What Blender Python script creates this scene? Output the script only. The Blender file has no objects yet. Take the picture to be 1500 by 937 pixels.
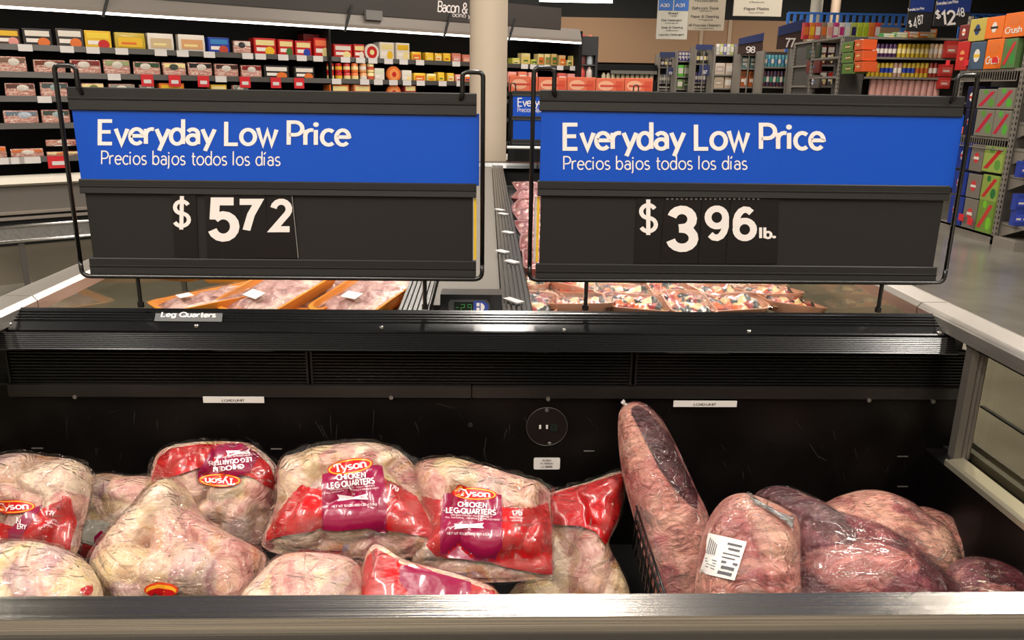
import bpy, math, random, os
from mathutils import Vector, Matrix, noise
sc = bpy.context.scene
COL = sc.collection
# ------------------------------------------------------------------ camera
F = 1180.0
VP = (713.0, 130.0)
NX = 684.0
CAM_H = 1.6
NY = 468.5 + (F*F + (VP[0]-750)*(NX-750)) / (468.5-VP[1])
cy_ = Vector((VP[0]-750, -(VP[1]-468.5), -F)).normalized()
cz_ = -Vector((NX-750, -(NY-468.5), -F)).normalized()
cx_ = cy_.cross(cz_)
cam = bpy.data.cameras.new('camera')
co = bpy.data.objects.new('camera', cam); COL.objects.link(co)
R3 = Matrix((cx_, cy_, cz_))          # rows: world axes written in camera axes
co.matrix_world = Matrix.Translation((0, 0, CAM_H)) @ R3.to_4x4()
cam.sensor_width = 36.0
cam.lens = F/1500.0*36.0
cam.clip_end = 200
sc.camera = co
CO = Vector((0, 0, CAM_H))
# ------------------------------------------------------------------ world, lights, exposure
sc.view_settings.view_transform = 'Standard'
sc.view_settings.look = 'None'
sc.view_settings.exposure = 0.0
sc.view_settings.gamma = 1.0
w = bpy.data.worlds.new('world'); sc.world = w; w.use_nodes = True
w.node_tree.nodes['Background'].inputs[0].default_value = (0.9, 0.86, 0.8, 1)
w.node_tree.nodes['Background'].inputs[1].default_value = 0.12
try:
    sc.cycles.max_bounces = 8; sc.cycles.transparent_max_bounces = 12
    sc.cycles.sample_clamp_indirect = 6.0
    sc.cycles.caustics_reflective = False; sc.cycles.caustics_refractive = False
except Exception: pass
LAMPS = [(-2.6, -.9), (1.9, -1.4), (-4.2, 1.2), (-4.6, 4.4), (-1.3, -1.6), (0.15, 3.4), (1.0, 8.0), (3.2, 0.6), (4.4, 5.2), (4.6, 10.5), (-1.0, 11.5), (4.5, 16), (0.0, 17), (2.5, 20.5), (8.5, 20)]  # front ones added for frontal light, last two to brighten the tan wall
for i, (lx, ly) in enumerate(LAMPS):
    L = bpy.data.lights.new('ceiling_lamp_light', 'AREA')
    L.shape = 'RECTANGLE'; L.size = 0.22; L.size_y = 2.4; L.energy = 150; L.color = (1, 0.93, 0.84)
    o = bpy.data.objects.new('ceiling_lamp_light', L); COL.objects.link(o)
    o.location = (lx, ly, 4.93); o.rotation_euler = (0, 0, 0)
# ------------------------------------------------------------------ helpers
def ray(px, py):
    return R3 @ Vector((px-750, -(py-468.5), -F))
def onY(px, py, Y):
    d = ray(px, py); return CO + d*(Y/d.y)
def onX(px, py, X):
    d = ray(px, py); return CO + d*(X/d.x)
def onZ(px, py, Z):
    d = ray(px, py); return CO + d*((Z-CAM_H)/d.z)
def proj(p):
    v = R3.transposed() @ (p-CO)
    return 750+F*v.x/-v.z, 468.5-F*v.y/-v.z
def onP(px, py, O, N):
    d = ray(px, py); return CO + d*((O-CO).dot(N)/d.dot(N))

MATS = {}
def mat(name, col, rough=.5, metal=0., coat=0., spec=.5, emit=None, es=1., bump=None, mix=None, aniso=None):
    """bump=(scale,strength,stretch) ; mix=(col2,scale,lo,hi,stretch)"""
    if name in MATS: return MATS[name]
    m = bpy.data.materials.new(name); m.use_nodes = True; MATS[name] = m
    nt = m.node_tree; b = nt.nodes['Principled BSDF']
    b.inputs['Base Color'].default_value = (*col, 1)
    b.inputs['Roughness'].default_value = rough
    b.inputs['Metallic'].default_value = metal
    b.inputs['Coat Weight'].default_value = coat
    b.inputs['Coat Roughness'].default_value = .06
    b.inputs['Specular IOR Level'].default_value = spec
    if emit:
        b.inputs['Emission Color'].default_value = (*emit, 1); b.inputs['Emission Strength'].default_value = es
    def coords(stretch):
        tc = nt.nodes.new('ShaderNodeTexCoord'); mp = nt.nodes.new('ShaderNodeMapping')
        nt.links.new(tc.outputs['Object'], mp.inputs[0]); mp.inputs['Scale'].default_value = stretch
        return mp.outputs[0]
    if mix:
        c2, s, lo, hi, st = mix
        n = nt.nodes.new('ShaderNodeTexNoise'); n.inputs['Scale'].default_value = s; n.inputs['Detail'].default_value = 5
        nt.links.new(coords(st), n.inputs['Vector'])
        r = nt.nodes.new('ShaderNodeValToRGB'); r.color_ramp.elements[0].position = lo; r.color_ramp.elements[1].position = hi
        r.color_ramp.elements[0].color = (*col, 1); r.color_ramp.elements[1].color = (*c2, 1)
        nt.links.new(n.outputs[0], r.inputs[0]); nt.links.new(r.outputs[0], b.inputs['Base Color'])
    if bump:
        s, k, st = bump
        n = nt.nodes.new('ShaderNodeTexNoise'); n.inputs['Scale'].default_value = s; n.inputs['Detail'].default_value = 3
        nt.links.new(coords(st), n.inputs['Vector'])
        bp = nt.nodes.new('ShaderNodeBump'); bp.inputs['Strength'].default_value = k; bp.inputs['Distance'].default_value = .01
        nt.links.new(n.outputs[0], bp.inputs['Height']); nt.links.new(bp.outputs[0], b.inputs['Normal'])
    return m

class MB:
    def __init__(s): s.v = []; s.f = []; s.m = []; s.mi = 0
    def add(s, vs, fs):
        o = len(s.v); s.v += [Vector(p) for p in vs]
        for f in fs: s.f.append([i+o for i in f]); s.m.append(s.mi)
    def box(s, x0, x1, y0, y1, z0, z1):
        s.add([(x, y, z) for x in (x0, x1) for y in (y0, y1) for z in (z0, z1)],
              [(0, 1, 3, 2), (4, 6, 7, 5), (0, 4, 5, 1), (2, 3, 7, 6), (0, 2, 6, 4), (1, 5, 7, 3)]); return s
    def prism(s, prof, x0, x1, axis='x', closed=True):
        """profile = (a,b) pairs swept along axis: x -> (x,a,b), y -> (a,y,b), z -> (a,b,z)"""
        n = len(prof)
        def P(t, a, b): return {'x': (t, a, b), 'y': (a, t, b), 'z': (a, b, t)}[axis]
        vs = [P(x0, *p) for p in prof]+[P(x1, *p) for p in prof]
        fs = [(i, (i+1) % n, n+(i+1) % n, n+i) for i in range(n if closed else n-1)]
        if closed: fs += [tuple(range(n))[::-1], tuple(range(n, 2*n))]
        s.add(vs, fs); return s
    def cyl(s, c, r, h, n=14, axis='z', r2=None, caps=True):
        r2 = r if r2 is None else r2
        vs = []
        for k, (rr, t) in enumerate(((r, 0), (r2, h))):
            for i in range(n):
                a = 2*math.pi*i/n; u, v = rr*math.cos(a), rr*math.sin(a)
                d = {'z': (u, v, t), 'x': (t, u, v), 'y': (u, t, v)}[axis]
                vs.append((c[0]+d[0], c[1]+d[1], c[2]+d[2]))
        fs = [(i, (i+1) % n, n+(i+1) % n, n+i) for i in range(n)]
        if caps: fs += [tuple(range(n))[::-1], tuple(range(n, 2*n))]
        s.add(vs, fs); return s
    def lathe(s, c, prof, n=14):
        vs = []; fs = []
        for (r, z) in prof:
            for i in range(n):
                a = 2*math.pi*i/n; vs.append((c[0]+r*math.cos(a), c[1]+r*math.sin(a), c[2]+z))
        for k in range(len(prof)-1):
            for i in range(n):
                fs.append((k*n+i, k*n+(i+1) % n, (k+1)*n+(i+1) % n, (k+1)*n+i))
        fs += [tuple(range(n))[::-1], tuple(range((len(prof)-1)*n, len(prof)*n))]
        s.add(vs, fs); return s
    def tube(s, pts, r, n=8):
        pts = [Vector(p) for p in pts]; rings = []; up = None
        for i, p in enumerate(pts):
            t = (pts[min(i+1, len(pts)-1)]-pts[max(i-1, 0)]).normalized()
            if up is None: up = t.orthogonal().normalized()
            up = (up-t*up.dot(t)).normalized(); sd = t.cross(up)
            rings.append([p+up*r*math.cos(2*math.pi*k/n)+sd*r*math.sin(2*math.pi*k/n) for k in range(n)])
        vs = [q for rg in rings for q in rg]; m = len(pts)
        fs = [(i*n+k, i*n+(k+1) % n, (i+1)*n+(k+1) % n, (i+1)*n+k) for i in range(m-1) for k in range(n)]
        fs += [tuple(range(n))[::-1], tuple(range((m-1)*n, m*n))]
        s.add(vs, fs); return s
    def hull(s, pts4a, pts4b):
        s.add(list(pts4a)+list(pts4b), [(3, 2, 1, 0), (4, 5, 6, 7), (0, 1, 5, 4), (1, 2, 6, 5), (2, 3, 7, 6), (3, 0, 4, 7)]); return s
    def build(s, name, m, parent=None, smooth=False, world=False, kind=None, bevel=0):
        me = bpy.data.meshes.new(name)
        vs = s.v
        if parent is not None and world:
            inv = WM[parent.name].inverted(); vs = [inv @ v for v in vs]
        me.from_pydata([tuple(v) for v in vs], [], s.f)
        for mm in (m if isinstance(m, (list, tuple)) else [m]): me.materials.append(mm)
        if any(s.m): me.polygons.foreach_set('material_index', s.m)
        if smooth: me.polygons.foreach_set('use_smooth', [True]*len(me.polygons))
        me.update()
        o = bpy.data.objects.new(name, me); COL.objects.link(o)
        if parent is not None: o.parent = parent
        if kind: o['kind'] = kind
        if smooth == 'auto':
            me.set_sharp_from_angle(angle=math.radians(35))
        if bevel:
            md = o.modifiers.new('bevel', 'BEVEL'); md.width = bevel; md.segments = 2; md.limit_method = 'ANGLE'
        WM[o.name] = WM[parent.name].copy() if parent is not None else Matrix()
        return o
WM = {}
def tag(o, label=None, cat=None, group=None):
    if label: o['label'] = label
    if cat: o['category'] = cat
    if group: o['group'] = group
    return o
def thing(name, label, cat, loc=(0, 0, 0), rz=0, group=None, M=None):
    o = bpy.data.objects.new(name, None); COL.objects.link(o); o.empty_display_size = .05
    M = M if M is not None else Matrix.Translation(loc) @ Matrix.Rotation(rz, 4, 'Z')
    o.matrix_world = M
    WM[o.name] = M.copy()
    tag(o, label, cat, group); return o
def dup(root, M, label, group=None):
    r = root.copy(); COL.objects.link(r); r.matrix_world = M; WM[r.name] = M.copy()
    r['label'] = label
    if group: r['group'] = group
    for ch in list(KIDS.get(root.name, root.children)):
        c = ch.copy(); COL.objects.link(c); c.parent = r
        for g in ch.children:
            d = g.copy(); COL.objects.link(d); d.parent = c
    return r
KIDS = {}
def struct(name, mb, m, **k):
    o = mb.build(name, m, **k); o['kind'] = 'structure'; return o
def arc(cx, cy, rx, ry, a0, a1, n=0):
    n = n or max(3, int(abs(a1-a0)/22)); return [(cx+rx*math.cos(math.radians(a0+(a1-a0)*k/n)), cy+ry*math.sin(math.radians(a0+(a1-a0)*k/n))) for k in range(n+1)]
def ring(cx, cy, rx, ry): return arc(cx, cy, rx, ry, 0, 360, 18)
XH = .66
G = {  # letter: (advance, strokes), cap height 1, drawn with a pen
 'A': (.68, [[(0, 0), (.32, 1), (.64, 0)], [(.11, .33), (.53, .33)]]),
 'B': (.58, [[(0, 0), (0, 1), (.24, 1)]+arc(.24, .76, .22, .24, 90, -90)+[(0, .52)], [(.24, .52)]+arc(.26, .26, .24, .26, 90, -90)+[(0, 0)]]),
 'C': (.66, [arc(.42, .5, .4, .5, 48, 312)]), 'D': (.68, [[(0, 0), (0, 1), (.22, 1)]+arc(.22, .5, .4, .5, 90, -90)+[(0, 0)]]),
 'E': (.56, [[(.46, 1), (0, 1), (0, 0), (.46, 0)], [(0, .52), (.41, .52)]]), 'F': (.52, [[(.46, 1), (0, 1), (0, 0)], [(0, .52), (.4, .52)]]),
 'G': (.7, [arc(.42, .5, .4, .5, 48, 340)+[(.8, .48), (.46, .48)]]), 'H': (.66, [[(0, 0), (0, 1)], [(.55, 0), (.55, 1)], [(0, .5), (.55, .5)]]),
 'I': (.18, [[(0, 0), (0, 1)]]), 'J': (.44, [[(.34, 1), (.34, .2)]+arc(.17, .2, .17, .2, 0, -150)]), 'K': (.6, [[(0, 0), (0, 1)], [(.5, 1), (.02, .46)], [(.14, .58), (.54, 0)]]),
 'L': (.52, [[(0, 1), (0, 0), (.44, 0)]]), 'M': (.8, [[(0, 0), (0, 1), (.34, .35), (.68, 1), (.68, 0)]]), 'N': (.68, [[(0, 0), (0, 1), (.55, 0), (.55, 1)]]),
 'O': (.86, [ring(.4, .5, .4, .5)]), 'P': (.58, [[(0, 0), (0, 1), (.25, 1)]+arc(.25, .72, .26, .28, 90, -90)+[(0, .44)]]),
 'Q': (.88, [ring(.4, .5, .4, .5), [(.46, .26), (.76, -.06)]]), 'R': (.6, [[(0, 0), (0, 1), (.25, 1)]+arc(.25, .73, .24, .27, 90, -90)+[(0, .46)], [(.24, .46), (.5, 0)]]),
 'S': (.58, [arc(.26, .755, .23, .245, 35, 270)[:-1]+arc(.25, .255, .25, .255, 90, -150)]), 'T': (.58, [[(-.02, 1), (.54, 1)], [(.26, 1), (.26, 0)]]),
 'U': (.68, [[(0, 1), (0, .27)]+arc(.27, .27, .27, .27, 180, 360)+[(.54, 1)]]), 'V': (.64, [[(0, 1), (.3, 0), (.6, 1)]]), 'W': (.9, [[(0, 1), (.22, 0), (.43, .8), (.64, 0), (.86, 1)]]),
 'X': (.6, [[(0, 0), (.52, 1)], [(0, 1), (.52, 0)]]), 'Y': (.6, [[(0, 1), (.27, .48), (.54, 1)], [(.27, .48), (.27, 0)]]), 'Z': (.56, [[(0, 1), (.48, 1), (0, 0), (.5, 0)]]),
 '&': (.72, [[(.6, 0), (.12, .62)]+arc(.27, .78, .18, .2, 215, -40)+[(.06, .36)]+arc(.24, .22, .24, .22, 150, 320)+[(.58, .46)]]),
 'a': (.52, [arc(.2, .44, .2, .22, 150, 0)+[(.4, 0)], ring(.2, .2, .2, .2)]), 'b': (.58, [[(0, 1.02), (0, 0)], ring(.23, .33, .23, .33)]),
 'c': (.5, [arc(.25, .33, .25, .33, 48, 312)]), 'd': (.58, [[(.46, 1.02), (.46, 0)], ring(.23, .33, .23, .33)]),
 'e': (.55, [[(.02, .35), (.46, .35)]+arc(.24, .33, .24, .33, 5, 318)]), 'f': (.34, [[(.12, 0), (.12, .8)]+arc(.27, .8, .15, .2, 180, 80), [(0, .62), (.28, .62)]]),
 'g': (.58, [ring(.23, .33, .23, .33), [(.46, .66), (.46, -.08)]+arc(.24, -.08, .22, .2, 0, -150)]), 'h': (.56, [[(0, 0), (0, 1.02)], arc(.21, .43, .21, .23, 180, 0)+[(.42, 0)]]),
 'i': (.2, [[(0, 0), (0, .66)], 'dot']), 'í': (.24, [[(0, 0), (0, .66)], [(-.02, .84), (.1, 1.02)]]), 'j': (.22, [[(.02, .66), (.02, -.1)]+arc(-.1, -.1, .12, .2, 0, -70), 'dot']),
 'k': (.5, [[(0, 0), (0, 1.02)], [(.38, .66), (.02, .3)], [(.12, .4), (.42, 0)]]), 'l': (.2, [[(0, 1.02), (0, 0)]]), 'm': (.84, [[(0, 0), (0, .66)], arc(.18, .46, .18, .2, 180, 0)+[(.36, 0)], arc(.54, .46, .18, .2, 180, 0)+[(.72, 0)]]),
 'n': (.54, [[(0, 0), (0, .66)], arc(.2, .44, .2, .22, 180, 0)+[(.4, 0)]]), 'o': (.6, [ring(.26, .33, .26, .33)]), 'p': (.58, [[(0, .66), (0, -.3)], ring(.23, .33, .23, .33)]),
 'q': (.58, [[(.46, .66), (.46, -.3)], ring(.23, .33, .23, .33)]), 'r': (.36, [[(0, 0), (0, .66)], arc(.22, .4, .22, .26, 180, 70)]), 's': (.44, [arc(.18, .49, .17, .17, 40, 270)[:-1]+arc(.17, .16, .18, .16, 90, -145)]),
 't': (.36, [[(.12, .88), (.12, .16)]+arc(.26, .16, .14, .16, 180, 290), [(0, .64), (.3, .64)]]), 'u': (.54, [[(0, .66), (0, .22)]+arc(.2, .22, .2, .22, 180, 360)+[(.4, .66)], [(.4, .66), (.4, 0)]]),
 'v': (.5, [[(0, .66), (.22, 0), (.44, .66)]]), 'w': (.74, [[(0, .66), (.18, 0), (.34, .6), (.5, 0), (.68, .66)]]), 'x': (.48, [[(0, 0), (.4, .66)], [(0, .66), (.4, 0)]]),
 'y': (.5, [[(0, .66), (.235, .02)], [(.46, .66), (.1, -.3)]]), 'z': (.46, [[(0, .66), (.36, .66), (0, 0), (.38, 0)]]),
 '0': (.66, [ring(.28, .5, .28, .5)]), '1': (.4, [[(0, .8), (.2, 1), (.2, 0)]]), '2': (.62, [arc(.27, .73, .26, .27, 172, -38)+[(.02, 0), (.55, 0)]]),
 '3': (.62, [arc(.27, .755, .24, .245, 165, -90)[:-1]+[(.2, .51)], [(.2, .51)]+arc(.27, .255, .27, .255, 90, -168)]), '4': (.66, [[(.42, 0), (.42, 1), (0, .28), (.58, .28)]]),
 '5': (.62, [[(.5, 1), (.07, 1), (.045, .5)], arc(.26, .31, .27, .31, 138, -162)]), '6': (.64, [ring(.28, .3, .28, .3), arc(.3, .5, .3, .5, 50, 190)]),
 '7': (.56, [[(-.02, 1), (.5, 1), (.3, .55), (.17, 0)]]), '8': (.62, [ring(.27, .75, .23, .25), ring(.27, .25, .27, .25)]), '9': (.64, [ring(.28, .7, .28, .3), arc(.26, .5, .3, .5, 10, -130)]),
 '$': (.6, [arc(.26, .755, .25, .245, 25, 270)[:-1]+arc(.26, .255, .27, .255, 90, -155), [(.26, 1.14), (.26, -.14)]]),
 '.': (.2, ['dotlow']), '-': (.36, [[(0, .4), (.26, .4)]]), '(': (.26, [arc(.3, .45, .3, .62, 130, 230)]), ')': (.26, [arc(-.14, .45, .3, .62, 50, -50)]), ' ': (.32, []),
 '\x01': (.62, [[(-.02, .78), (0, .97), (.56, .97), (.58, .78)], [(.28, .97), (.28, 0)], [(.12, .03), (.44, .03)]]), '\x02': (.56, [[(0, .64), (.26, .04)], [(.5, .64), (.14, -.3)], [(-.06, .66), (.12, .66)], [(.36, .66), (.52, .66)], [(.0, -.28), (.14, -.28)]]),
 '\x03': (.5, [arc(.2, .49, .19, .17, 40, 270)[:-1]+arc(.19, .16, .2, .16, 90, -145)]), '\x04': (.6, [ring(.26, .33, .25, .33)]), '\x05': (.6, [[(.06, 0), (.06, .66)], arc(.27, .44, .21, .22, 180, 0)+[(.48, 0)], [(-.04, .03), (.18, .03)], [(.38, .03), (.6, .03)], [(-.04, .64), (.06, .64)]]),
}
TC = {}
def text_raw(body, off=0., spacing=1.0):
    """strokes of a word -> list of (points, faces, layer); off = how heavy the pen is"""
    key = (body, off, spacing)
    if key in TC: return TC[key]
    hw = .052+off*1.15; X = 0; parts = []; lay = 0
    sp = (.03 if off < .01 else -.02)+off*(1.3 if off < .04 else 1.8)
    for ch in body:
        adv, st = G.get(ch, G['o'])
        for p in st:
            if p == 'dot' or p == 'dotlow':
                r = hw*1.35; cy = .9 if p == 'dot' else r*.75; c = [(X+(.02 if ch == 'j' else 0), cy)]+[(X+(.02 if ch == 'j' else 0)+r*math.cos(k*math.pi/6), cy+r*math.sin(k*math.pi/6)) for k in range(12)]
                parts.append((c, [(0, 1+k, 1+(k+1) % 12) for k in range(12)], lay)); lay += 1; continue
            pts = [Vector((x+X, y)) for x, y in p]; n = len(pts); closed = (pts[0]-pts[-1]).length < 1e-4
            vs = []
            for i in range(n):
                if closed: a, b = pts[i-1 if i else n-2], pts[(i+1) if i < n-1 else 1]
                else: a, b = pts[max(0, i-1)], pts[min(n-1, i+1)]
                d1 = (pts[i]-a); d2 = (b-pts[i])
                d1 = d1.normalized() if d1.length > 1e-6 else d2.normalized(); d2 = d2.normalized() if d2.length > 1e-6 else d1
                nn = Vector((-(d1+d2).y, (d1+d2).x))
                nn = nn.normalized() if nn.length > 1e-4 else Vector((-d1.y, d1.x)); c = max(.42, nn.dot(Vector((-d1.y, d1.x))))
                q = pts[i].copy()
                if not closed and i == 0: q = q-d1*hw*(.98 if abs(q.y) > .01 and abs(q.y-1) > .01 and abs(d1.x) < .3 else 0)
                vs += [q+nn*hw/c, q-nn*hw/c]
            # keep flat caps within the cap height
            fs = [(2*i+1, 2*i+3, 2*i+2, 2*i) for i in range(n-1)]
            parts.append(([(v.x, v.y) for v in vs], fs, lay)); lay += 1
        X += (adv+sp*1.6)*spacing
    xs = [x for p in parts for x, y in p[0]]; ys = [y for p in parts for x, y in p[0]]
    x0, x1, y0, y1 = min(xs), max(xs), min(ys), max(ys)
    out = [([((x-x0)/(x1-x0), (y-y0)/(y1-y0)) for x, y in p[0]], p[1], p[2] % 3) for p in parts]
    TC[key] = out; return out
def text_on(mb, body, fn, off=.0, spacing=1.0, shear=0., res=0):
    """fn(u,v)->point, u,v in 0..1 over the word's box; crossing strokes lie a hair above each other"""
    o = fn(.5, .5); a = fn(.52, .5)-o; b = fn(.5, .52)-o; N_ = a.cross(b).normalized(); h = b.length*50
    for vs, fs, k in text_raw(body, off, spacing):
        mb.add([fn(u+shear*(v-.5)*h/(a.length*50), v)+N_*(h*.004*k) for u, v in vs], fs)
def rect_px(x0, y0, x1, y1, plane, lift=0., N=None, ang=0.):
    """word box given by its photo extent, laid on a plane (function px,py->point)"""
    cxp, cyp = (x0+x1)/2, (y0+y1)/2; ca, sa = math.cos(ang), math.sin(ang)
    def fn(u, v):
        dx = (u-.5)*(x1-x0); dy = (.5-v)*(y1-y0)
        p = plane(cxp+dx*ca-dy*sa, cyp+dx*sa+dy*ca)
        return p+N*lift if N is not None else p
    return fn
def roundrect(w, h, r, n=5):
    pts = []
    for cx, cy, a0 in ((w/2-r, h/2-r, 0), (-w/2+r, h/2-r, 90), (-w/2+r, -h/2+r, 180), (w/2-r, -h/2+r, 270)):
        for i in range(n+1):
            a = math.radians(a0+90*i/n); pts.append((cx+r*math.cos(a), cy+r*math.sin(a)))
    return pts
def smoothpath(pts, r=.02, n=5):
    out = [Vector(pts[0])]
    for i in range(1, len(pts)-1):
        a, b, c = Vector(pts[i-1]), Vector(pts[i]), Vector(pts[i+1])
        p = b+(a-b).normalized()*min(r, (a-b).length/2); q = b+(c-b).normalized()*min(r, (c-b).length/2)
        for k in range(n+1):
            t = k/n; out.append(p*(1-t)**2+b*2*t*(1-t)+q*t*t)
    out.append(Vector(pts[-1])); return out
ORD = ['first', 'second', 'third', 'fourth', 'fifth', 'sixth', 'seventh', 'eighth', 'ninth', 'tenth', 'eleventh', 'twelfth', 'thirteenth', 'fourteenth',
       'fifteenth', 'sixteenth', 'seventeenth', 'eighteenth', 'nineteenth', 'twentieth']+['%dth' % k for k in range(21, 60)]
# ------------------------------------------------------------------ materials
def lin(r, g, b): return tuple((c/255/12.92 if c/255 <= .04045 else ((c/255+.055)/1.055)**2.4) for c in (r, g, b))
STEEL = mat('brushed_steel', (.46, .43, .39), .24, 1., bump=(60, .12, (.02, 6, 6)))
RAIL = mat('side_rail_steel', (.60, .55, .49), .38, .9, bump=(60, .1, (6, .02, 6)))
BLACK = mat('black_anodised', (.005, .005, .0055), .3, 0, spec=.35)
BLACKM = mat('black_matte', (.005, .005, .005), .55, spec=.3)
RIB = mat('ribbed_bumper', (.007, .007, .0075), .2, 0, spec=.45)
SIGNBLK = mat('sign_black_plastic', (.0075, .007, .0066), .5, bump=(300, .05, (1, 1, 1)))
FIELD = mat('price_field_black', (.014, .0125, .011), .7, spec=.3)
CARD = mat('price_card_black', (.007, .005, .005), .5, spec=.3)
BLUE = mat('sign_blue', lin(6, 74, 184), .35, spec=.35)
WHITE = mat('print_white', lin(236, 228, 224), .5)
WIRE = mat('black_wire', (.006, .006, .006), .25, 0, spec=.6)
PANEL = mat('scratched_black_panel', (.0022, .0015, .0015), .36, spec=.22, mix=((.005, .004, .0036), 6, .4, .7, (1, 1, 1)))
SCRATCH = mat('scratch_grey', (.045, .042, .04), .5)
SCREW = mat('screw_metal', (.75, .73, .7), .25, 1.)
GREY = mat('grey_painted_metal', lin(132, 122, 112), .55)
DGREY = mat('dark_grey_metal', lin(78, 74, 70), .5)
LABELW = mat('white_label', lin(214, 208, 204), .5)
INK = mat('print_ink', (.02, .02, .02), .6)
YEL = mat('yellow_card', lin(226, 186, 40), .5)
FLOORM = mat('polished_concrete', lin(122, 117, 108), .22, spec=.5, mix=(lin(98, 94, 86), 1.3, .35, .7, (1, 1, 1)))
def thin_ior(nt, fr, ior):
    ge = nt.nodes.new('ShaderNodeNewGeometry'); mr = nt.nodes.new('ShaderNodeMapRange')
    nt.links.new(ge.outputs['Backfacing'], mr.inputs[0]); mr.inputs[3].default_value = ior; mr.inputs[4].default_value = 1/ior
    nt.links.new(mr.outputs[0], fr.inputs[0])
def glass_mat():
    m = bpy.data.materials.new('clear_glass'); m.use_nodes = True; nt = m.node_tree; nt.nodes.clear()
    o = nt.nodes.new('ShaderNodeOutputMaterial'); t = nt.nodes.new('ShaderNodeBsdfTransparent'); g = nt.nodes.new('ShaderNodeBsdfGlossy')
    t.inputs[0].default_value = (.88, .86, .76, 1); g.inputs['Roughness'].default_value = .02
    fr = nt.nodes.new('ShaderNodeFresnel'); thin_ior(nt, fr, 1.5)
    x = nt.nodes.new('ShaderNodeMixShader'); nt.links.new(fr.outputs[0], x.inputs[0]); nt.links.new(t.outputs[0], x.inputs[1]); nt.links.new(g.outputs[0], x.inputs[2])
    nt.links.new(x.outputs[0], o.inputs[0]); return m
GLASS = glass_mat()
def film_mat(name, scale=(14, 14, 14), strength=.6, tint=(.97, .96, .95), base=.05, gain=1.3, rough=.1, wscale=3.0):
    m = bpy.data.materials.new(name); m.use_nodes = True; nt = m.node_tree; nt.nodes.clear()
    N = nt.nodes.new; L = nt.links.new
    o = N('ShaderNodeOutputMaterial'); t = N('ShaderNodeBsdfTransparent'); g = N('ShaderNodeBsdfGlossy')
    t.inputs[0].default_value = (*tint, 1); g.inputs['Roughness'].default_value = rough; g.inputs[0].default_value = (1, .98, .95, 1)
    tc = N('ShaderNodeTexCoord'); mp = N('ShaderNodeMapping'); mp.inputs['Scale'].default_value = scale; L(tc.outputs['Object'], mp.inputs[0])
    n = N('ShaderNodeTexNoise'); n.inputs['Scale'].default_value = wscale; n.inputs['Detail'].default_value = 4; n.inputs['Distortion'].default_value = 1.2
    L(mp.outputs[0], n.inputs['Vector'])
    ab = N('ShaderNodeMath'); ab.operation = 'SUBTRACT'; ab.inputs[1].default_value = .5; L(n.outputs[0], ab.inputs[0])
    a2 = N('ShaderNodeMath'); a2.operation = 'ABSOLUTE'; L(ab.outputs[0], a2.inputs[0])
    bp = N('ShaderNodeBump'); bp.inputs['Strength'].default_value = strength; bp.inputs['Distance'].default_value = .03; L(a2.outputs[0], bp.inputs['Height'])
    L(bp.outputs[0], g.inputs['Normal'])
    fr = N('ShaderNodeFresnel'); thin_ior(nt, fr, 1.45); L(bp.outputs[0], fr.inputs['Normal'])
    mu = N('ShaderNodeMath'); mu.operation = 'MULTIPLY_ADD'; mu.inputs[1].default_value = gain; mu.inputs[2].default_value = base; mu.use_clamp = True; L(fr.outputs[0], mu.inputs[0])
    x = N('ShaderNodeMixShader'); L(mu.outputs[0], x.inputs[0]); L(t.outputs[0], x.inputs[1]); L(g.outputs[0], x.inputs[2]); L(x.outputs[0], o.inputs[0])
    return m
FILM = film_mat('clear_poly_film', (16, 34, 34), 1.0, (.985, .98, .97), .01, 1.5, .07, 1.1)
FILM2 = film_mat('tight_vacuum_film', (18, 40, 40), 1.0, (.99, .97, .96), .01, 1.6, .08, 1.6)
FILM3 = film_mat('tray_film', (20, 20, 20), .5, (.98, .97, .96), .0, .7, .06, 1.6)
def flesh_mat(name, ramp, scale=7, stretch=(1, 1, 1), rough=.42, coat=.25, dist=1.5, attr=False, bump=.35, wr=None):
    m = bpy.data.materials.new(name); m.use_nodes = True; nt = m.node_tree; b = nt.nodes['Principled BSDF']
    N = nt.nodes.new; L = nt.links.new
    tc = N('ShaderNodeTexCoord'); mp = N('ShaderNodeMapping'); mp.inputs['Scale'].default_value = stretch; L(tc.outputs['Object'], mp.inputs[0])
    n = N('ShaderNodeTexNoise'); n.inputs['Scale'].default_value = scale; n.inputs['Detail'].default_value = 6; n.inputs['Distortion'].default_value = dist
    L(mp.outputs[0], n.inputs['Vector'])
    r = N('ShaderNodeValToRGB'); cr = r.color_ramp
    while len(cr.elements) > 1: cr.elements.remove(cr.elements[-1])
    cr.elements[0].position = ramp[0][0]; cr.elements[0].color = (*lin(*ramp[0][1]), 1)
    for p, c in ramp[1:]:
        e = cr.elements.new(p); e.color = (*lin(*c), 1)
    L(n.outputs[0], r.inputs[0]); out = r.outputs[0]
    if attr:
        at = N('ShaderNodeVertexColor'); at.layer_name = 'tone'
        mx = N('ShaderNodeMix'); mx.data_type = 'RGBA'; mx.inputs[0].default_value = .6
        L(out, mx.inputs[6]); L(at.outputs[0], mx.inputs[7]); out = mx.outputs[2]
    L(out, b.inputs['Base Color'])
    b.inputs['Roughness'].default_value = rough; b.inputs['Coat Weight'].default_value = coat; b.inputs['Coat Roughness'].default_value = .1
    b.inputs['Subsurface Weight'].default_value = 0
    n2 = N('ShaderNodeTexNoise'); n2.inputs['Scale'].default_value = scale*(wr or 3); n2.inputs['Detail'].default_value = 4; n2.inputs['Distortion'].default_value = 1.5
    L(mp.outputs[0], n2.inputs['Vector'])
    bp = N('ShaderNodeBump'); bp.inputs['Strength'].default_value = bump; bp.inputs['Distance'].default_value = .03; L(n2.outputs[0], bp.inputs['Height'])
    L(bp.outputs[0], b.inputs['Normal']); L(bp.outputs[0], b.inputs['Coat Normal'])
    return m
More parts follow.
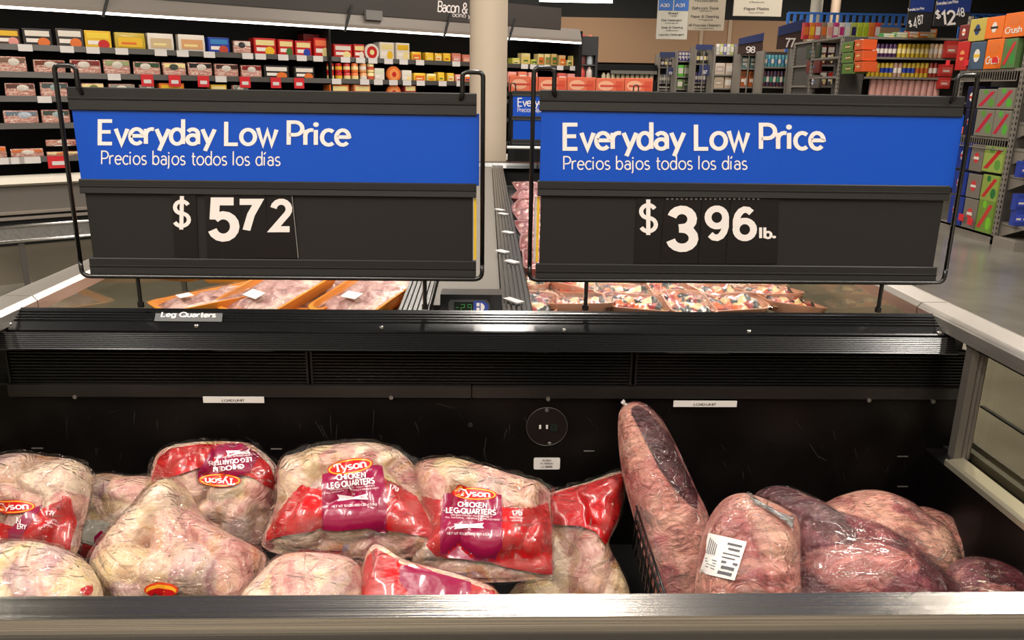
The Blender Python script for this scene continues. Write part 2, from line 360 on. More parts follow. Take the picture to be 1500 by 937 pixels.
CHICK = flesh_mat('raw_chicken_skin', [(.3, (120, 54, 58)), (.38, (176, 110, 104)), (.44, (214, 172, 154)), (.53, (228, 202, 176)), (.6, (222, 190, 134)), (.67, (206, 140, 66)), (.74, (166, 142, 146))], 10, attr=True, dist=2.5, bump=.4, wr=2.2)
BEEF_FAT = flesh_mat('beef_fat_side', [(.3, (140, 50, 58)), (.4, (192, 112, 104)), (.5, (232, 174, 154)), (.72, (238, 196, 172))], 8, (1, 2.2, 1), attr=True, bump=.5)
BEEF_RED = flesh_mat('beef_lean_side', [(.3, (70, 18, 32)), (.5, (112, 38, 54)), (.57, (140, 62, 72)), (.61, (206, 132, 122)), (.72, (222, 164, 148))], 7, (1, 2.2, 1), attr=True, bump=.5)

# ------------------------------------------------------------------ the building
struct('floor', MB().box(-14, 16, -3, 27, -.1, 0), FLOORM)
CEILM = mat('dark_ceiling', (.03, .03, .028), .9)
struct('ceiling', MB().box(-14, 16, -3, 27, 6.0, 6.1), CEILM)
TAN = mat('tan_wall', lin(180, 142, 108), .7)
struct('wall_back', MB().box(-14, 16, 24, 24.2, 0, 6), CEILM)
struct('wall_left', MB().box(-14.2, -14, -3, 27, 0, 6), mat('pale_wall', lin(196, 186, 170), .8))
struct('wall_right', MB().box(16, 16.2, -3, 27, 0, 6), MATS['pale_wall'])
struct('wall_front', MB().box(-14, 16, -3.2, -3, 0, 6), MATS['pale_wall'])
# tan fascia boards of the back wall
z0, z1 = onY(920, 92, 23.9).z, onY(920, 27, 23.9).z
xs = [-2.0, onY(1025, 60, 23.9).x, onY(1066, 60, 23.9).x, onY(1150, 60, 23.9).x, 12.5]
for i in range(4):
    t = MB().box(xs[i]+.01, xs[i+1]-.01, 23.8, 23.99, z0, z1).build('tan_panel', TAN, None)
    t.parent = bpy.data.objects['wall_back']
t = MB()
for x in xs[1:4]: t.box(x-.05, x+.05, 23.76, 23.8, z0, z1)
t.build('panel_seam', mat('seam_cream', lin(205, 178, 146), .6), bpy.data.objects['wall_back'])
# ceiling trusses and lamps
for i, y in enumerate((9.5, 14, 18.5)):
    t = MB().box(-13, 15, y-.06, y+.06, 5.5, 5.66)
    for k in range(28): t.box(-13+k, -12.95+k, y-.03, y+.03, 5.2, 5.5)
    t.box(-13, 15, y-.05, y+.05, 5.12, 5.2)
    struct('trim_%d' % (i+1), t, mat('truss_grey', (.06, .06, .06), .6))
EMIT = mat('lamp_diffuser', (.9, .9, .85), .5, emit=(1, .95, .85), es=7)
lamp0 = None
for i, (lx, ly) in enumerate(LAMPS):
    M = Matrix.Translation((lx, ly, 4.96))
    lab = 'long white ceiling lamp of the overhead rows, some added as fill light'
    if lamp0 is None:
        lamp0 = thing('ceiling_lamp', lab, 'lamp', M=M, group='ceiling lamps')
        MB().prism([(-.14, .0), (.14, .0), (.08, .09), (-.08, .09)], -1.25, 1.25, 'y').build('housing', mat('lamp_white', (.7, .7, .68), .5), lamp0)
        t = MB()
        for sx in (-.07, .07): t.box(sx-.012, sx+.012, -1.0, -.98, .08, 1.04)
        t.build('hanger', DGREY, lamp0)
    else: dup(lamp0, M, lab, 'ceiling lamps')
# the lamp seen at the top edge of the picture
A, B = onY(742, -1, 12.5), onY(897, 3, 12.5)
tl = thing('tube_lamp', 'bright white tube lamp hanging far back above the case end', 'lamp', loc=((A.x+B.x)/2, 12.5, A.z))
ln = (B.x-A.x)/2
MB().cyl((-ln, 0, 0), .025, 2*ln, 10, 'x').build('tube', EMIT, tl, smooth='auto')
MB().box(-ln-.05, ln+.05, -.06, .06, .03, .1).build('housing', MATS['lamp_white'], tl)
MB().box(-ln*.8-.01, -ln*.8+.01, -.01, .01, .1, 6.0-A.z).box(ln*.8-.01, ln*.8+.01, -.01, .01, .1, 6.0-A.z).build('hanger', DGREY, tl)
# round pillar
COLM = mat('cream_pillar', lin(208, 190, 168), .6, bump=(30, .15, (1, 1, 1)))
pil = thing('pillar', 'cream round pillar standing behind the long refrigerated cases', 'pillar', loc=(.012, 6.85, 0))
MB().cyl((0, 0, 0), .152, 6.0, 40).build('shaft', COLM, pil, smooth='auto')
MB().cyl((0, 0, 0), .17, .14, 40).build('base_ring', DGREY, pil, smooth='auto')
for k, (px, Y, r) in enumerate(((1195, 19, .13), (1223, 22, .12))):
    p = onY(px, 20, Y)
    t = thing('slim_pillar', ['white slim pillar rising behind the stocked aisles', 'cream slimmer pillar just right of the white one, farther off'][k], 'pillar', loc=(p.x, Y, 0))
    MB().cyl((0, 0, 0), r, 6.0, 20).build('shaft', mat('pillar_white%d' % k, (lin(222, 214, 196), lin(190, 165, 140))[k], .6), t, smooth='auto')
    MB().cyl((0, 0, 0), r+.02, .12, 20).build('base_ring', DGREY, t)

# ------------------------------------------------------------------ the end case in front
RY0, RY1 = onZ(750, 903, 1.09).y, onZ(750, 867.5, 1.09).y      # front rail top face
case = thing('display_case', 'black open refrigerated end case with steel front rail and ribbed black back rail', 'display case', loc=(0, 1.3, 0))
def cb(mb, name, m, **k): return mb.build(name, m, case, world=True, **k)
fr = MB().prism([(RY1, 1.0), (RY1, 1.088), (RY1-.003, 1.09), (RY0, 1.09), (RY0-.016, 1.078), (RY0-.016, .99), (RY0, .985)], -1.12, 1.12, 'x')
fy = onZ(750, 920, 1.078).y
fr = MB().prism([(RY1, 1.04), (RY1, 1.088), (RY1-.003, 1.09), (RY0, 1.09), (fy, 1.078), (fy, 1.074), (RY0, 1.062), (RY0, 1.04)], -1.12, 1.12, 'x')
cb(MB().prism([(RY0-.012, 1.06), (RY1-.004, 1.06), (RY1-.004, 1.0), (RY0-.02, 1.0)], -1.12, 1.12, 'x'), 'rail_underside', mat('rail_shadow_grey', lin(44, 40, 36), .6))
front_rail = cb(fr, 'front_rail', STEEL)
cb(MB().box(-1.12, 1.12, RY0-.006, RY0+.006, .76, 1.02), 'front_glass', GLASS)
cb(MB().box(-1.2, 1.2, RY0-.03, RY1+.02, 0.12, .78), 'front_body', DGREY)
cb(MB().box(-1.2, 1.2, RY0+.02, 1.9, 0.0, .12), 'kick_plate', BLACKM)
cb(MB().box(-1.2, 1.12, RY1+.02, 1.8, .46, .5), 'deck_pan', BLACKM)
cb(MB().box(-1.16, 1.16, 1.83, 1.86, .12, 1.04), 'back_body', BLACKM)
def pz(y, Y, x=750): return onY(x, y, Y).z
# ribbed bumper on top of the back panel
prof = [(1.862, 1.03), (1.862, pz(457, 1.86)+.003), (1.855, pz(458, 1.855))]
Yc = 1.85
def rib(y0, y1, Ya, Yb, n, dep=.0025):
    for k in range(n):
        t0, t1 = k/n, (k+1)/n
        for tt, dd in ((t0, 0), (t0+(t1-t0)*.45, 0), (t0+(t1-t0)*.55, dep), (t0+(t1-t0)*.9, dep)):
            yy = y0+(y1-y0)*tt; Y_ = Ya+(Yb-Ya)*tt
            prof.append((Y_+dd, pz(yy, Y_)-dd*.6))
rib(458.5, 474, 1.853, 1.82, 4)
prof.append((1.818, pz(475, 1.818))); prof.append((1.80, pz(484, 1.80)))
rib(485, 490, 1.798, 1.79, 1, .004)
rib(491, 513, 1.776, 1.748, 8, .0016)
prof += [(1.748, pz(514, 1.748)-.001), (1.752, pz(516, 1.752)-.001), (1.79, pz(513, 1.79)), (1.79, 1.03)]
top = MB().prism(prof, onZ(12, 457, 1.09).x, onZ(1383, 464, 1.09).x, 'x')
cb(top, 'ribbed_rail', RIB)
# screws on the rail, with round pan heads
for px, py in ((14, 474), (288, 477), (559, 479), (826, 483), (1097, 485), (1376, 487)):
    p = onP(px, py, Vector((0, 1.81, pz(479, 1.81))), Vector((0, -.45, .9)).normalized())
    cb(MB().lathe(p-Vector((0, 0, .001)), [(.0055, -.001), (.0052, .0025), (.0032, .0042), (.001, .0046)], 12), 'screw', SCREW, smooth='auto')
# honeycomb grille below the rail: three sections of fine louvres
secs = [(-1.1, onY(453, 540, 1.79).x), (onY(455, 540, 1.79).x, onY(926, 540, 1.79).x), (onY(929, 540, 1.79).x, 1.155)]
zt, zb = pz(512, 1.79), pz(563, 1.785)
for (xa, xb) in secs:
    g = cb(MB().box(xa+.002, xb-.002, 1.80, 1.812, zb, zt), 'vent_panel', BLACKM)
    t = MB(); n = 11
    for k in range(n):
        z = zb+(zt-zb)*(k+.35)/n
        t.prism([(1.80, z), (1.788, z-.002), (1.788, z+.0012), (1.80, z+.0035)], xa+.004, xb-.004, 'x')
    t.box(xa+.001, xa+.006, 1.784, 1.80, zb, zt); t.box(xb-.006, xb-.001, 1.784, 1.80, zb, zt)
    o = t.build('louvre', BLACK, g, world=True, kind='stuff')
# flange strip, panel, scratches
cb(MB().prism([(1.80, pz(565, 1.78)), (1.776, pz(566, 1.776)), (1.776, pz(583, 1.776)), (1.782, pz(585, 1.78)), (1.80, pz(585, 1.8))], -1.1, onY(690, 575, 1.776).x, 'x'), 'flange', mat('flange_black', (.009, .0075, .007), .35))
cb(MB().prism([(1.80, pz(565, 1.78)), (1.779, pz(567, 1.779)), (1.779, pz(583, 1.779)), (1.784, pz(585, 1.78)), (1.80, pz(585, 1.8))], onY(692, 575, 1.776).x, 1.15, 'x'), 'flange', MATS['flange_black'])
cb(MB().box(-1.2, 1.16, 1.79, 1.80, .5, pz(566, 1.79)), 'back_panel', PANEL)
PYp = 1.7895
def onpanel(px, py): return onY(px, py, PYp)
rnd = random.Random(4)
t = MB()
def scratch(x0, y0, x1, y1, w=.7):
    a, b = onpanel(x0, y0), onpanel(x1, y1); d = (b-a).normalized(); s = Vector((-d.z, 0, d.x))*w*.0006
    o = Vector((0, -.0006, 0)); bend = s*rnd.uniform(-3, 3)
    m_ = (a+b)/2+bend
    t.add([a+s+o, a-s+o, m_-s+o, m_+s+o, b-s*.2+o, b+s*.2+o], [(0, 1, 2, 3), (3, 2, 4, 5)])
for x0, y0, x1, y1 in ((98, 612, 99, 648), (198, 602, 196, 622), (160, 605, 172, 600), (462, 617, 476, 641), (470, 622, 482, 645), (484, 608, 486, 640), (494, 620, 492, 655),
                       (548, 600, 545, 640), (556, 636, 560, 645), (640, 590, 668, 598), (708, 655, 716, 690), (712, 640, 708, 668), (742, 628, 738, 645), (747, 620, 745, 635),
                       (768, 610, 780, 640), (785, 635, 792, 650), (608, 618, 614, 636), (1221, 630, 1224, 645), (1186, 650, 1200, 672), (1198, 668, 1212, 676), (1252, 656, 1256, 672),
                       (1165, 616, 1178, 632), (1058, 675, 1066, 685), (1088, 690, 1090, 702), (1095, 680, 1100, 694), (140, 655, 142, 668), (145, 655, 140, 662), (230, 615, 232, 630), (360, 640, 380, 650)):
    scratch(x0, y0, x1, y1, rnd.uniform(.4, .9))
for k in range(46):
    x = rnd.uniform(20, 1370); y = rnd.uniform(595, 700); a = rnd.uniform(.9, 2.2); l = rnd.uniform(4, 16)
    scratch(x, y, x+l*math.cos(a), y+l*math.sin(a), rnd.uniform(.2, .5))
bp_ = [o for o in case.children if o.name == 'back_panel'][0]
t.build('scratches', SCRATCH, bp_, world=True, kind='stuff')
# tiny screws and slots of the back panel
for px, py in ((110, 581), (573, 582), (803, 584), (1273, 586), (1367, 588)):
    p = onY(px, py, 1.776)
    cb(MB().cyl((p.x, p.y-.002, p.z), .005, .004, 10, 'y'), 'rivet', mat('dull_screw', (.35, .33, .31), .35, .9))
for px, py in ((55, 656), (405, 657), (863, 660), (1322, 668), (1322, 712)):
    p = onpanel(px, py)
    cb(MB().box(p.x-.013, p.x+.013, p.y-.0025, p.y, p.z-.0012, p.z+.0012), 'shelf_slot', mat('slot_grey', (.12, .11, .1), .5))
p = onpanel(689, 622); cb(MB().cyl((p.x, p.y-.002, p.z), .006, .003, 14, 'y'), 'hole', mat('hole_black', (0, 0, 0), .9))
# round probe cover
p = onpanel(801, 624); rr = (onpanel(831, 624).x-onpanel(771, 624).x)/2
rc = cb(MB().cyl((p.x, p.y-.003, p.z), rr, .003, 40, 'y'), 'probe_cover', mat('cover_black', (.007, .004, .004), .35))
t = MB().tube([(p.x+rr*math.cos(a*math.pi/20), p.y-.003, p.z+rr*math.sin(a*math.pi/20)) for a in range(41)], .0007, 5)
t.build('rim', mat('rim_grey', (.06, .055, .05), .4), rc, world=True)
for px, py in ((801, 600), (805, 649), (803, 584)):
    q = onpanel(px, py); MB().lathe((0, 0, 0), [(.0055, 0), (.005, .003), (.0025, .004), (.002, .0025)], 12)
    t = MB().cyl((q.x, q.y-.0065, q.z), .0035, .004, 12, 'y', r2=.0055); t.build('screw', mat('dull_screw', (.35, .33, .31), .35, .9), rc, world=True, smooth='auto')
for px in (791, 801):
    q = onpanel(px, 624); MB().box(q.x-.0023, q.x+.0023, q.y-.006, q.y-.003, q.z-.0045, q.z+.0045).build('peg', LABELW, rc, world=True)
q = onpanel(811, 625); MB().box(q.x-.009, q.x+.009, q.y-.006, q.y-.003, q.z-.009, q.z+.009).build('socket', mat('socket_green', (.004, .01, .007), .4), rc, world=True)
# LOAD LIMIT strips and the small white sticker
PN = Vector((0, -1, 0))
for x0, x1, y0, y1 in ((297, 387, 581, 590), (987, 1079, 587, 596)):
    a, b = onY(x0, y0, 1.7735), onY(x1, y1, 1.7735)
    s = cb(MB().box(a.x, b.x, 1.7735, 1.776, b.z, a.z), 'load_limit_strip', LABELW)
    t = MB(); text_on(t, 'LOAD LIMIT', rect_px((x0+x1)/2-17, y0+3.2, (x0+x1)/2+16, y1-2, lambda u, v: onY(u, v, 1.7730)), off=.02)
    t.build('lettering', INK, s, world=True)
a, b = onpanel(782, 670), onpanel(820, 687)
s = cb(MB().prism([(x+(a.x+b.x)/2, z+(a.z+b.z)/2) for x, z in roundrect(b.x-a.x, a.z-b.z, .004)], PYp-.001, PYp, 'y'), 'small_sticker', LABELW)
t = MB()
for k, (w_, tx) in enumerate(((13, 'ROMERO'), (18, 'P. MERLIN'), (17, 'LA SIERRE'))):
    text_on(t, tx, rect_px(801-w_/2, 672.5+4.6*k, 801+w_/2, 675.8+4.6*k, lambda u, v: onY(u, v, PYp-.0014)), off=.02)
t.build('lettering', mat('ink_brown', (.08, .05, .05), .6), s, world=True)
# side walls with glass, posts, rails
for s_, e_ in ((-1, .11), (1, 0)):
    q = lambda a: s_*(a+e_)
    yb_ = 1.79 if s_ > 0 else 1.45
    cb(MB().prism([(q(1.103), 1.70), (q(1.103), 1.725), (q(1.142), 1.725), (q(1.142), 1.70), (q(1.137), 1.697), (q(1.131), 1.701), (q(1.127), 1.695), (q(1.122), 1.701), (q(1.118), 1.697)], .78, 1.06, 'z'), 'corner_post', mat('post_grey', lin(112, 106, 100), .4, .4))
    cb(MB().prism([(q(1.083), .765), (q(1.083), .778), (q(1.087), .781), (q(1.09), .776), (q(1.096), .779), (q(1.126), .784), (q(1.13), .765)], RY1, 1.70 if s_ > 0 else 1.45, 'y'), 'lower_frame', mat('frame_beige', lin(196, 188, 166), .3, .7))
    cb(MB().prism([(q(1.152), .77), (q(1.152), .79), (q(1.164), .793), (q(1.167), .77)], RY1, 1.86, 'y').prism([(q(1.175), .77), (q(1.175), .80), (q(1.186), .80), (q(1.19), .77)], RY1, 1.86, 'y'), 'outer_frame', DGREY)
    cb(MB().box(min(q(1.13), q(1.152)), max(q(1.13), q(1.152)), RY1, 1.86, .755, .772), 'frame_channel', BLACKM)
    cb(MB().box(min(q(1.138), q(1.144)), max(q(1.138), q(1.144)), RY1, 1.70, .775, 1.07), 'side_glass', GLASS)
    cb(MB().box(min(q(1.083), q(1.126)), max(q(1.083), q(1.126)), RY1, yb_, .48, .765), 'inner_wall', PANEL)
    cb(MB().box(min(s_*1.16, q(1.2)), max(s_*1.16, q(1.2)), RY0, 1.88, .12, .77), 'outer_body', GREY)
    # top rail: chamfered steel
    t = MB().prism([(s_*1.09, 1.06), (s_*1.09, 1.088), (s_*1.10, 1.1), (s_*1.165, 1.1), (s_*1.205, 1.085), (s_*1.21, 1.06), (s_*1.15, 1.052)], RY0, 1.93, 'y')
    cb(t, 'side_rail', RAIL)
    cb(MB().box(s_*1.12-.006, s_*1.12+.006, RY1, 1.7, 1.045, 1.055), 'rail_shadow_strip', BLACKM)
# mid-glass wire of the right pane
for s_ in (-1, 1):
    cb(MB().box(s_*1.141-.0045+(s_-1)*.055, s_*1.141+.0045+(s_-1)*.055, RY1, 1.69, .915, .919), 'glass_joint', BLACKM)
# end bracket of ribbed rail on the right
cb(MB().box(onZ(1385, 470, 1.08).x, 1.135, 1.80, 1.86, 1.03, 1.078), 'end_bracket', mat('bracket_black', (.03, .03, .03), .35, .5))
a = onY(1424, 508, 1.75); cb(MB().cyl((a.x, 1.745, a.z), .006, .02, 12, 'y'), 'bolt', SCREW)
# tag "Leg Quarters" at the rail top
tg = thing('shelf_tag', 'black product tag with white lettering hooked on the ribbed rail left of centre', 'tag', loc=(onY(278, 462, 1.84).x, 1.84, 1.08))
tp = lambda u, v: onP(u, v, Vector((0, 1.832, pz(463, 1.832)+.004)), Vector((0, -.8, .6)))
q = [tp(228, 458.5), tp(326, 458.5), tp(325, 471), tp(226, 470)]
nn = Vector((0, -.8, .6))
MB().hull(q, [p-nn*.002 for p in q]).build('card', mat('tag_black', (.015, .015, .015), .4), tg, world=True)
t = MB(); text_on(t, 'Leg Quarters', rect_px(236, 457, 317, 466.5, tp, .0008, nn, .01), off=.035, shear=.2)
t.build('lettering', WHITE, tg, world=True)

# ------------------------------------------------------------------ price signs
def price_sign(label, X0, X1, ztop, zbot, Y, head, rail2, field, rail3, cardx, stems, words, digits, cards, yellow, sc_=1.0, plain=False, hookw=.045):
    root = thing('price_sign', label, 'sign', loc=((X0+X1)/2, Y, zbot), group=None)
    W = lambda mb, n, m, **k: mb.build(n, m, root, world=True, **k)
    r = .0052*sc_
    for sgn, X in ((1, X0), (-1, X1)):
        pts = [(X, Y-.012, zbot+.03), (X, Y-.012, ztop), (X+sgn*hookw, Y-.012, ztop), (X+sgn*hookw, Y-.012, ztop-.05*sc_), (X+sgn*(hookw+.004), Y-.002, ztop-.058*sc_)]
        W(MB().tube(smoothpath(pts, .012), r, 10), 'wire_hook', WIRE, smooth=True)
    W(MB().tube(smoothpath([(X0, Y-.012, zbot+.035), (X0, Y-.012, zbot), (X1, Y-.012, zbot), (X1, Y-.012, zbot+.035)], .02), r, 10), 'bottom_wire', WIRE, smooth=True)
    for sx, zb_ in stems:
        W(MB().tube([(sx, Y-.006, zbot), (sx, Y-.004, zb_+.002)], r*.95, 8).tube([(sx, Y-.004, zb_), (sx, Y-.004, zb_+.012)], r*1.5, 8), 'stem', WIRE, smooth='auto')
    hx0, hx1 = cardx
    def railp(zt_, zb_, nm):
        h = zt_-zb_
        W(MB().prism([(Y+.006, zt_), (Y-.004, zt_), (Y-.006, zt_-.002), (Y-.006, zt_-h*.42), (Y-.0085, zt_-h*.45), (Y-.0085, zt_-h*.5), (Y-.0065, zt_-h*.55), (Y-.008, zb_+.002), (Y-.006, zb_), (Y+.006, zb_)], hx0, hx1, 'x'), nm, SIGNBLK)
    railp(head[0], head[1], 'header_rail'); railp(rail2[0], rail2[1], 'middle_rail'); railp(rail3[0], rail3[1], 'bottom_rail')
    bc = W(MB().box(hx0+.004, hx1+.006, Y-.003, Y+.001, rail2[0]-.005, head[1]+.005), 'blue_card', BLUE)
    W(MB().box(hx0+.008, hx1-.008, Y-.001, Y+.004, rail3[0]-.005, rail2[1]+.005), 'price_field', FIELD if not plain else BLUE)
    pl = lambda u, v: onY(u, v, Y-.0035)
    for body, rc_, off in words:
        t = MB(); text_on(t, body, rect_px(*rc_[:4], pl, ang=rc_[4] if len(rc_) > 4 else 0), off=off, spacing=1.04 if body[0] == 'E' else 1.03, res=5)
        t.build('lettering', WHITE, bc, world=True)
    for (x0, x1, y0, y1, dig) in cards:
        q = [onY(a_, b_, Y-.0035) for a_, b_ in ((x0[0], y0), (x0[1], y0), (x1[1], y1), (x1[0], y1))]
        c = W(MB().hull(q, [p+Vector((0, .0012, 0)) for p in q]), 'price_card', CARD)
        for body, rc_, off in dig:
            t = MB(); text_on(t, body, rect_px(*rc_[:4], lambda u, v: onY(u, v, Y-.0042), ang=rc_[4] if len(rc_) > 4 else 0), off=off, res=6)
            t.build('digit', WHITE, c, world=True)
    if yellow is not None:
        W(MB().box(yellow-.003, yellow+.003, Y+.001, Y+.003, rail3[0]+.002, rail2[1]-.002), 'yellow_edge', YEL)
        W(MB().box(yellow-.0085, yellow-.004, Y+.002, Y+.004, rail3[0]+.002, rail2[1]-.002), 'white_edge', LABELW)
    return root
SY = 1.84
def zz(px, py): return onY(px, py, SY).z
s1 = price_sign('black framed price sign with blue card and white $5 72 price, over the chicken', -.922, -.008, 1.634, 1.174, SY,
    (zz(98, 127), zz(98, 161)), (zz(400, 265), zz(400, 286)), None, (zz(400, 379), zz(400, 403)), (-.905, -.022),
    [(onY(208, 450, SY).x, 1.10), (onY(623, 455, SY).x, 1.10)],
    [('Everyday Low Price', (143, 175, 515, 222, .006), .024), ('Precios bajos todos los días', (148, 221, 411, 247.5, .008), -.002)], None,
    [((251, 287), (256, 290), 284, 378, [('$', (253, 287, 280, 336, .02), .02)]),
     ((300, 352), (304, 358), 284, 378, [('5', (305, 289, 351, 354, .0), .05)]),
     ((353, 389), (357, 394), 284, 378, [('7', (351, 291, 387, 338, .0), .05)]),
     ((390, 428), (393, 436), 284, 378, [('2', (391, 291, 428, 340, .0), .05)])], -.0245)
t = MB(); a, b = onY(427.5, 285, SY-.004), onY(437, 378, SY-.004); t.tube([a, b], .0008, 5)
t.build('card_seam', mat('seam_light', (.3, .3, .28), .4), s1, world=True)
s2 = price_sign('black framed price sign with blue card and white $3 96 lb. price, over the beef', .102, 1.085, 1.645, 1.174, SY,
    (zz(900, 133), zz(900, 164)), (zz(1000, 267), zz(1000, 289)), None, (zz(1000, 387), zz(1000, 411)), (.117, 1.068),
    [(onY(857, 455, SY).x, 1.10), (onY(1284, 460, SY).x, 1.10)],
    [('Everyday Low Price', (824, 179, 1210, 229.5, .0), .024), ('Precios bajos todos los días', (825, 228, 1095, 254, .0), -.002)], None,
    [((933, 971), (929, 967), 290, 386, [('$', (936, 292, 964, 344, .0), .02)]),
     ((974, 1027), (967, 1022), 290, 386, [('3', (976, 301, 1023, 369, .0), .05)]),
     ((1029, 1069), (1023, 1061), 290, 386, [('9', (1032, 301, 1068, 353, .0), .05)]),
     ((1071, 1141), (1063, 1138), 290, 386, [('6', (1073, 302, 1109, 353, .0), .05), ('lb.', (1112, 333, 1137, 350, .0), .05)])], .1195)
t = MB()
for k in range(20):
    a = onY(978+k*7, 291.5, SY-.0055); t.box(a.x-.0028, a.x+.0016, a.y-.0008, a.y+.0004, a.z-.0015, a.z+.002)
t.build('card_perforation', mat('perf_grey', (.12, .11, .1), .5), s2, world=True, kind='stuff')
# far third sign at the end of the long case
SY3 = 5.85
z3 = lambda px, py: onY(px, py, SY3).z
x30, x31 = onY(747, 180, SY3).x, onY(932, 180, SY3).x
s3 = price_sign('small distant blue price sign behind the left edge of the beef sign', x30, x31, z3(760, 122), z3(760, 214), SY3,
    (z3(770, 133), z3(770, 141)), (z3(770, 170), z3(770, 176)), None, (z3(770, 204), z3(770, 212)), (x30+.015, x31-.015),
    [(x30+.2, 1.1), (x31-.2, 1.1)],
    [('Everyday Low Price', (758, 143, 870, 159), .01), ('Precios bajos todos los días', (758, 157, 838, 166), 0)], None, [], None, .85, True, .035)

# ------------------------------------------------------------------ long double case behind
YE = 5.95
lc = thing('long_display_case', 'long double refrigerated case running back with grey spine between two wells', 'display case', loc=(0, 3.9, 0))
def lb(mb, name, m, **k): return mb.build(name, m, lc, world=True, **k)
for s_ in (-1, 1):
    t = MB().prism([(s_*1.09, 1.06), (s_*1.09, 1.088), (s_*1.10, 1.1), (s_*1.165, 1.1), (s_*1.205, 1.085), (s_*1.21, 1.06), (s_*1.15, 1.052)], 1.934, YE+.05, 'y')
    lb(t, 'side_rail', RAIL)
    lb(MB().box(s_*1.1-.003, s_*1.1+.003, 1.95, YE, .70, 1.06), 'side_glass', GLASS)
    lb(MB().prism([(s_*1.06, .66), (s_*1.06, .70), (s_*1.12, .70), (s_*1.12, .66)], 1.9, YE, 'y'), 'lower_frame', MATS['frame_beige'])
    lb(MB().box(min(s_*1.12, s_*1.2), max(s_*1.12, s_*1.2), 1.9, YE, .12, .66), 'outer_body', GREY)
    lb(MB().box(min(s_*1.06, s_*1.1), max(s_*1.06, s_*1.1), 1.9, YE, .5, .66), 'inner_wall', GREY)
    for yy in (2.9, 4.3):
        lb(MB().box(s_*1.1-.008, s_*1.1+.008, yy-.006, yy+.006, .70, 1.06), 'glass_clip', mat('clip_grey', lin(150, 150, 155), .3, .6))
lb(MB().box(-1.2, 1.2, 1.9, YE, 0, .12), 'kick_plate', BLACKM)
lb(MB().box(-1.06, 1.06, 1.87, YE, .5, .54), 'deck_pan', BLACKM)
lb(MB().box(-1.1, 1.1, YE, YE+.05, .12, 1.04), 'end_panel', BLACKM)
lb(MB().prism([(YE-.03, 1.03), (YE-.05, 1.05), (YE-.03, 1.085), (YE+.06, 1.09), (YE+.06, 1.03)], -1.09, 1.09, 'x'), 'end_rail', RIB)
# spine: grey cap and ribbed black rails
lb(MB().box(-.20, .10, 1.9, YE, .54, 1.03), 'spine_body', mat('spine_grey', lin(116, 108, 98), .5))
lb(MB().prism([(-.135, 1.03), (-.135, 1.06), (.04, 1.06), (.04, 1.03)], 2.02, YE, 'y'), 'spine_cap', mat('spine_cap_grey', lin(96, 89, 80), .45, .2))
def ribs_y(x0, x1, z, n, y0, y1):
    pr = [(x0, z-.05)]
    for k in range(n):
        a = x0+(x1-x0)*k/n; b = x0+(x1-x0)*(k+1)/n; d = (b-a)
        pr += [(a, z), (a+d*.6, z), (a+d*.68, z-.007), (a+d*.95, z-.007)]
    pr += [(x1, z), (x1, z-.05)]
    return MB().prism(pr, y0, y1, 'y')
RIBG = mat('spine_rib', (.06, .056, .052), .28, .5)
lb(ribs_y(.043, .118, 1.072, 6, 1.9, YE), 'spine_rib_right', RIBG)
lb(ribs_y(-.215, -.14, 1.072, 6, 1.9, YE), 'spine_rib_left', RIBG)
for k, (px, py) in enumerate(((752, 440), (750, 383), (736, 368), (744, 340), (732, 307), (737, 313))):
    p = onZ(px, py, 1.077); 
    t = MB(); wv = .03 if k == 0 else .024
    t.box(-wv, wv, -.012, .012, -.002, .002)
    o = t.build('price_strip', LABELW, lc)
    o.matrix_parent_inverse = Matrix(); o.location = WM[lc.name].inverted() @ p; o.rotation_euler = (0, 0, -.9)
# controller housing with its display
th = thing('thermometer_display', 'black digital temperature display with green digits on the grey spine', 'thermometer', loc=(-.06, 1.92, 1.03))
a, b = onY(645, 431, 1.95), onY(735, 459, 1.95)
MB().prism([(1.89, 1.05), (1.89, 1.055), (1.925, b.z+.01), (1.95, a.z), (2.03, a.z-.005), (2.03, 1.05)], a.x, b.x, 'x').build('housing', BLACK, th, world=True)
TO = Vector((0, 1.905, 1.085)); TN = Vector((0, -.5, .86)).normalized()
hz = a.z
TO = Vector((0, 1.925, b.z+.01)); TN = Vector((0, -(a.z-b.z-.01), .025)).normalized()
thp = lambda u, v: onP(u, v, TO, TN)
def plate(pts, f, name, m, par, lift, th_=.002):
    q = [f(*p)+TN*lift for p in pts]; n = len(q)
    mb = MB(); mb.add(q+[p-TN*th_ for p in q], [tuple(range(n))]+[(i, n+i, n+(i+1) % n, (i+1) % n) for i in range(n)])
    return mb.build(name, m, par, world=True)
plate([(660, 439), (712, 439), (717, 444), (718, 452), (714, 457.5), (660, 457.5), (657, 452), (657, 443)], thp, 'bezel', mat('bezel', (.05, .05, .05), .3), th, .001)
plate([(665, 442.5), (693, 442.5), (693, 457), (665, 457)], thp, 'screen', mat('lcd', (.004, .008, .004), .2), th, .002)
plate([(694, 441), (708, 441), (715, 446), (716, 451), (712, 457), (694, 457)], thp, 'keypad', mat('keypad_blue', lin(30, 60, 150), .35), th, .002)
for r_ in ((698, 444, 702.5, 449), (698, 451, 702.5, 456)):
    plate([(r_[0], r_[1]), (r_[2], r_[1]), (r_[2], r_[3]), (r_[0], r_[3])], thp, 'button', WHITE, th, .003)
plate([(704, 444), (707, 445), (709.5, 448), (710, 451), (708, 454.5), (704, 456)], thp, 'button', WHITE, th, .003)
t = MB(); GLED = mat('green_led', (.01, .1, .01), .4, emit=(.05, .6, .08), es=.15)
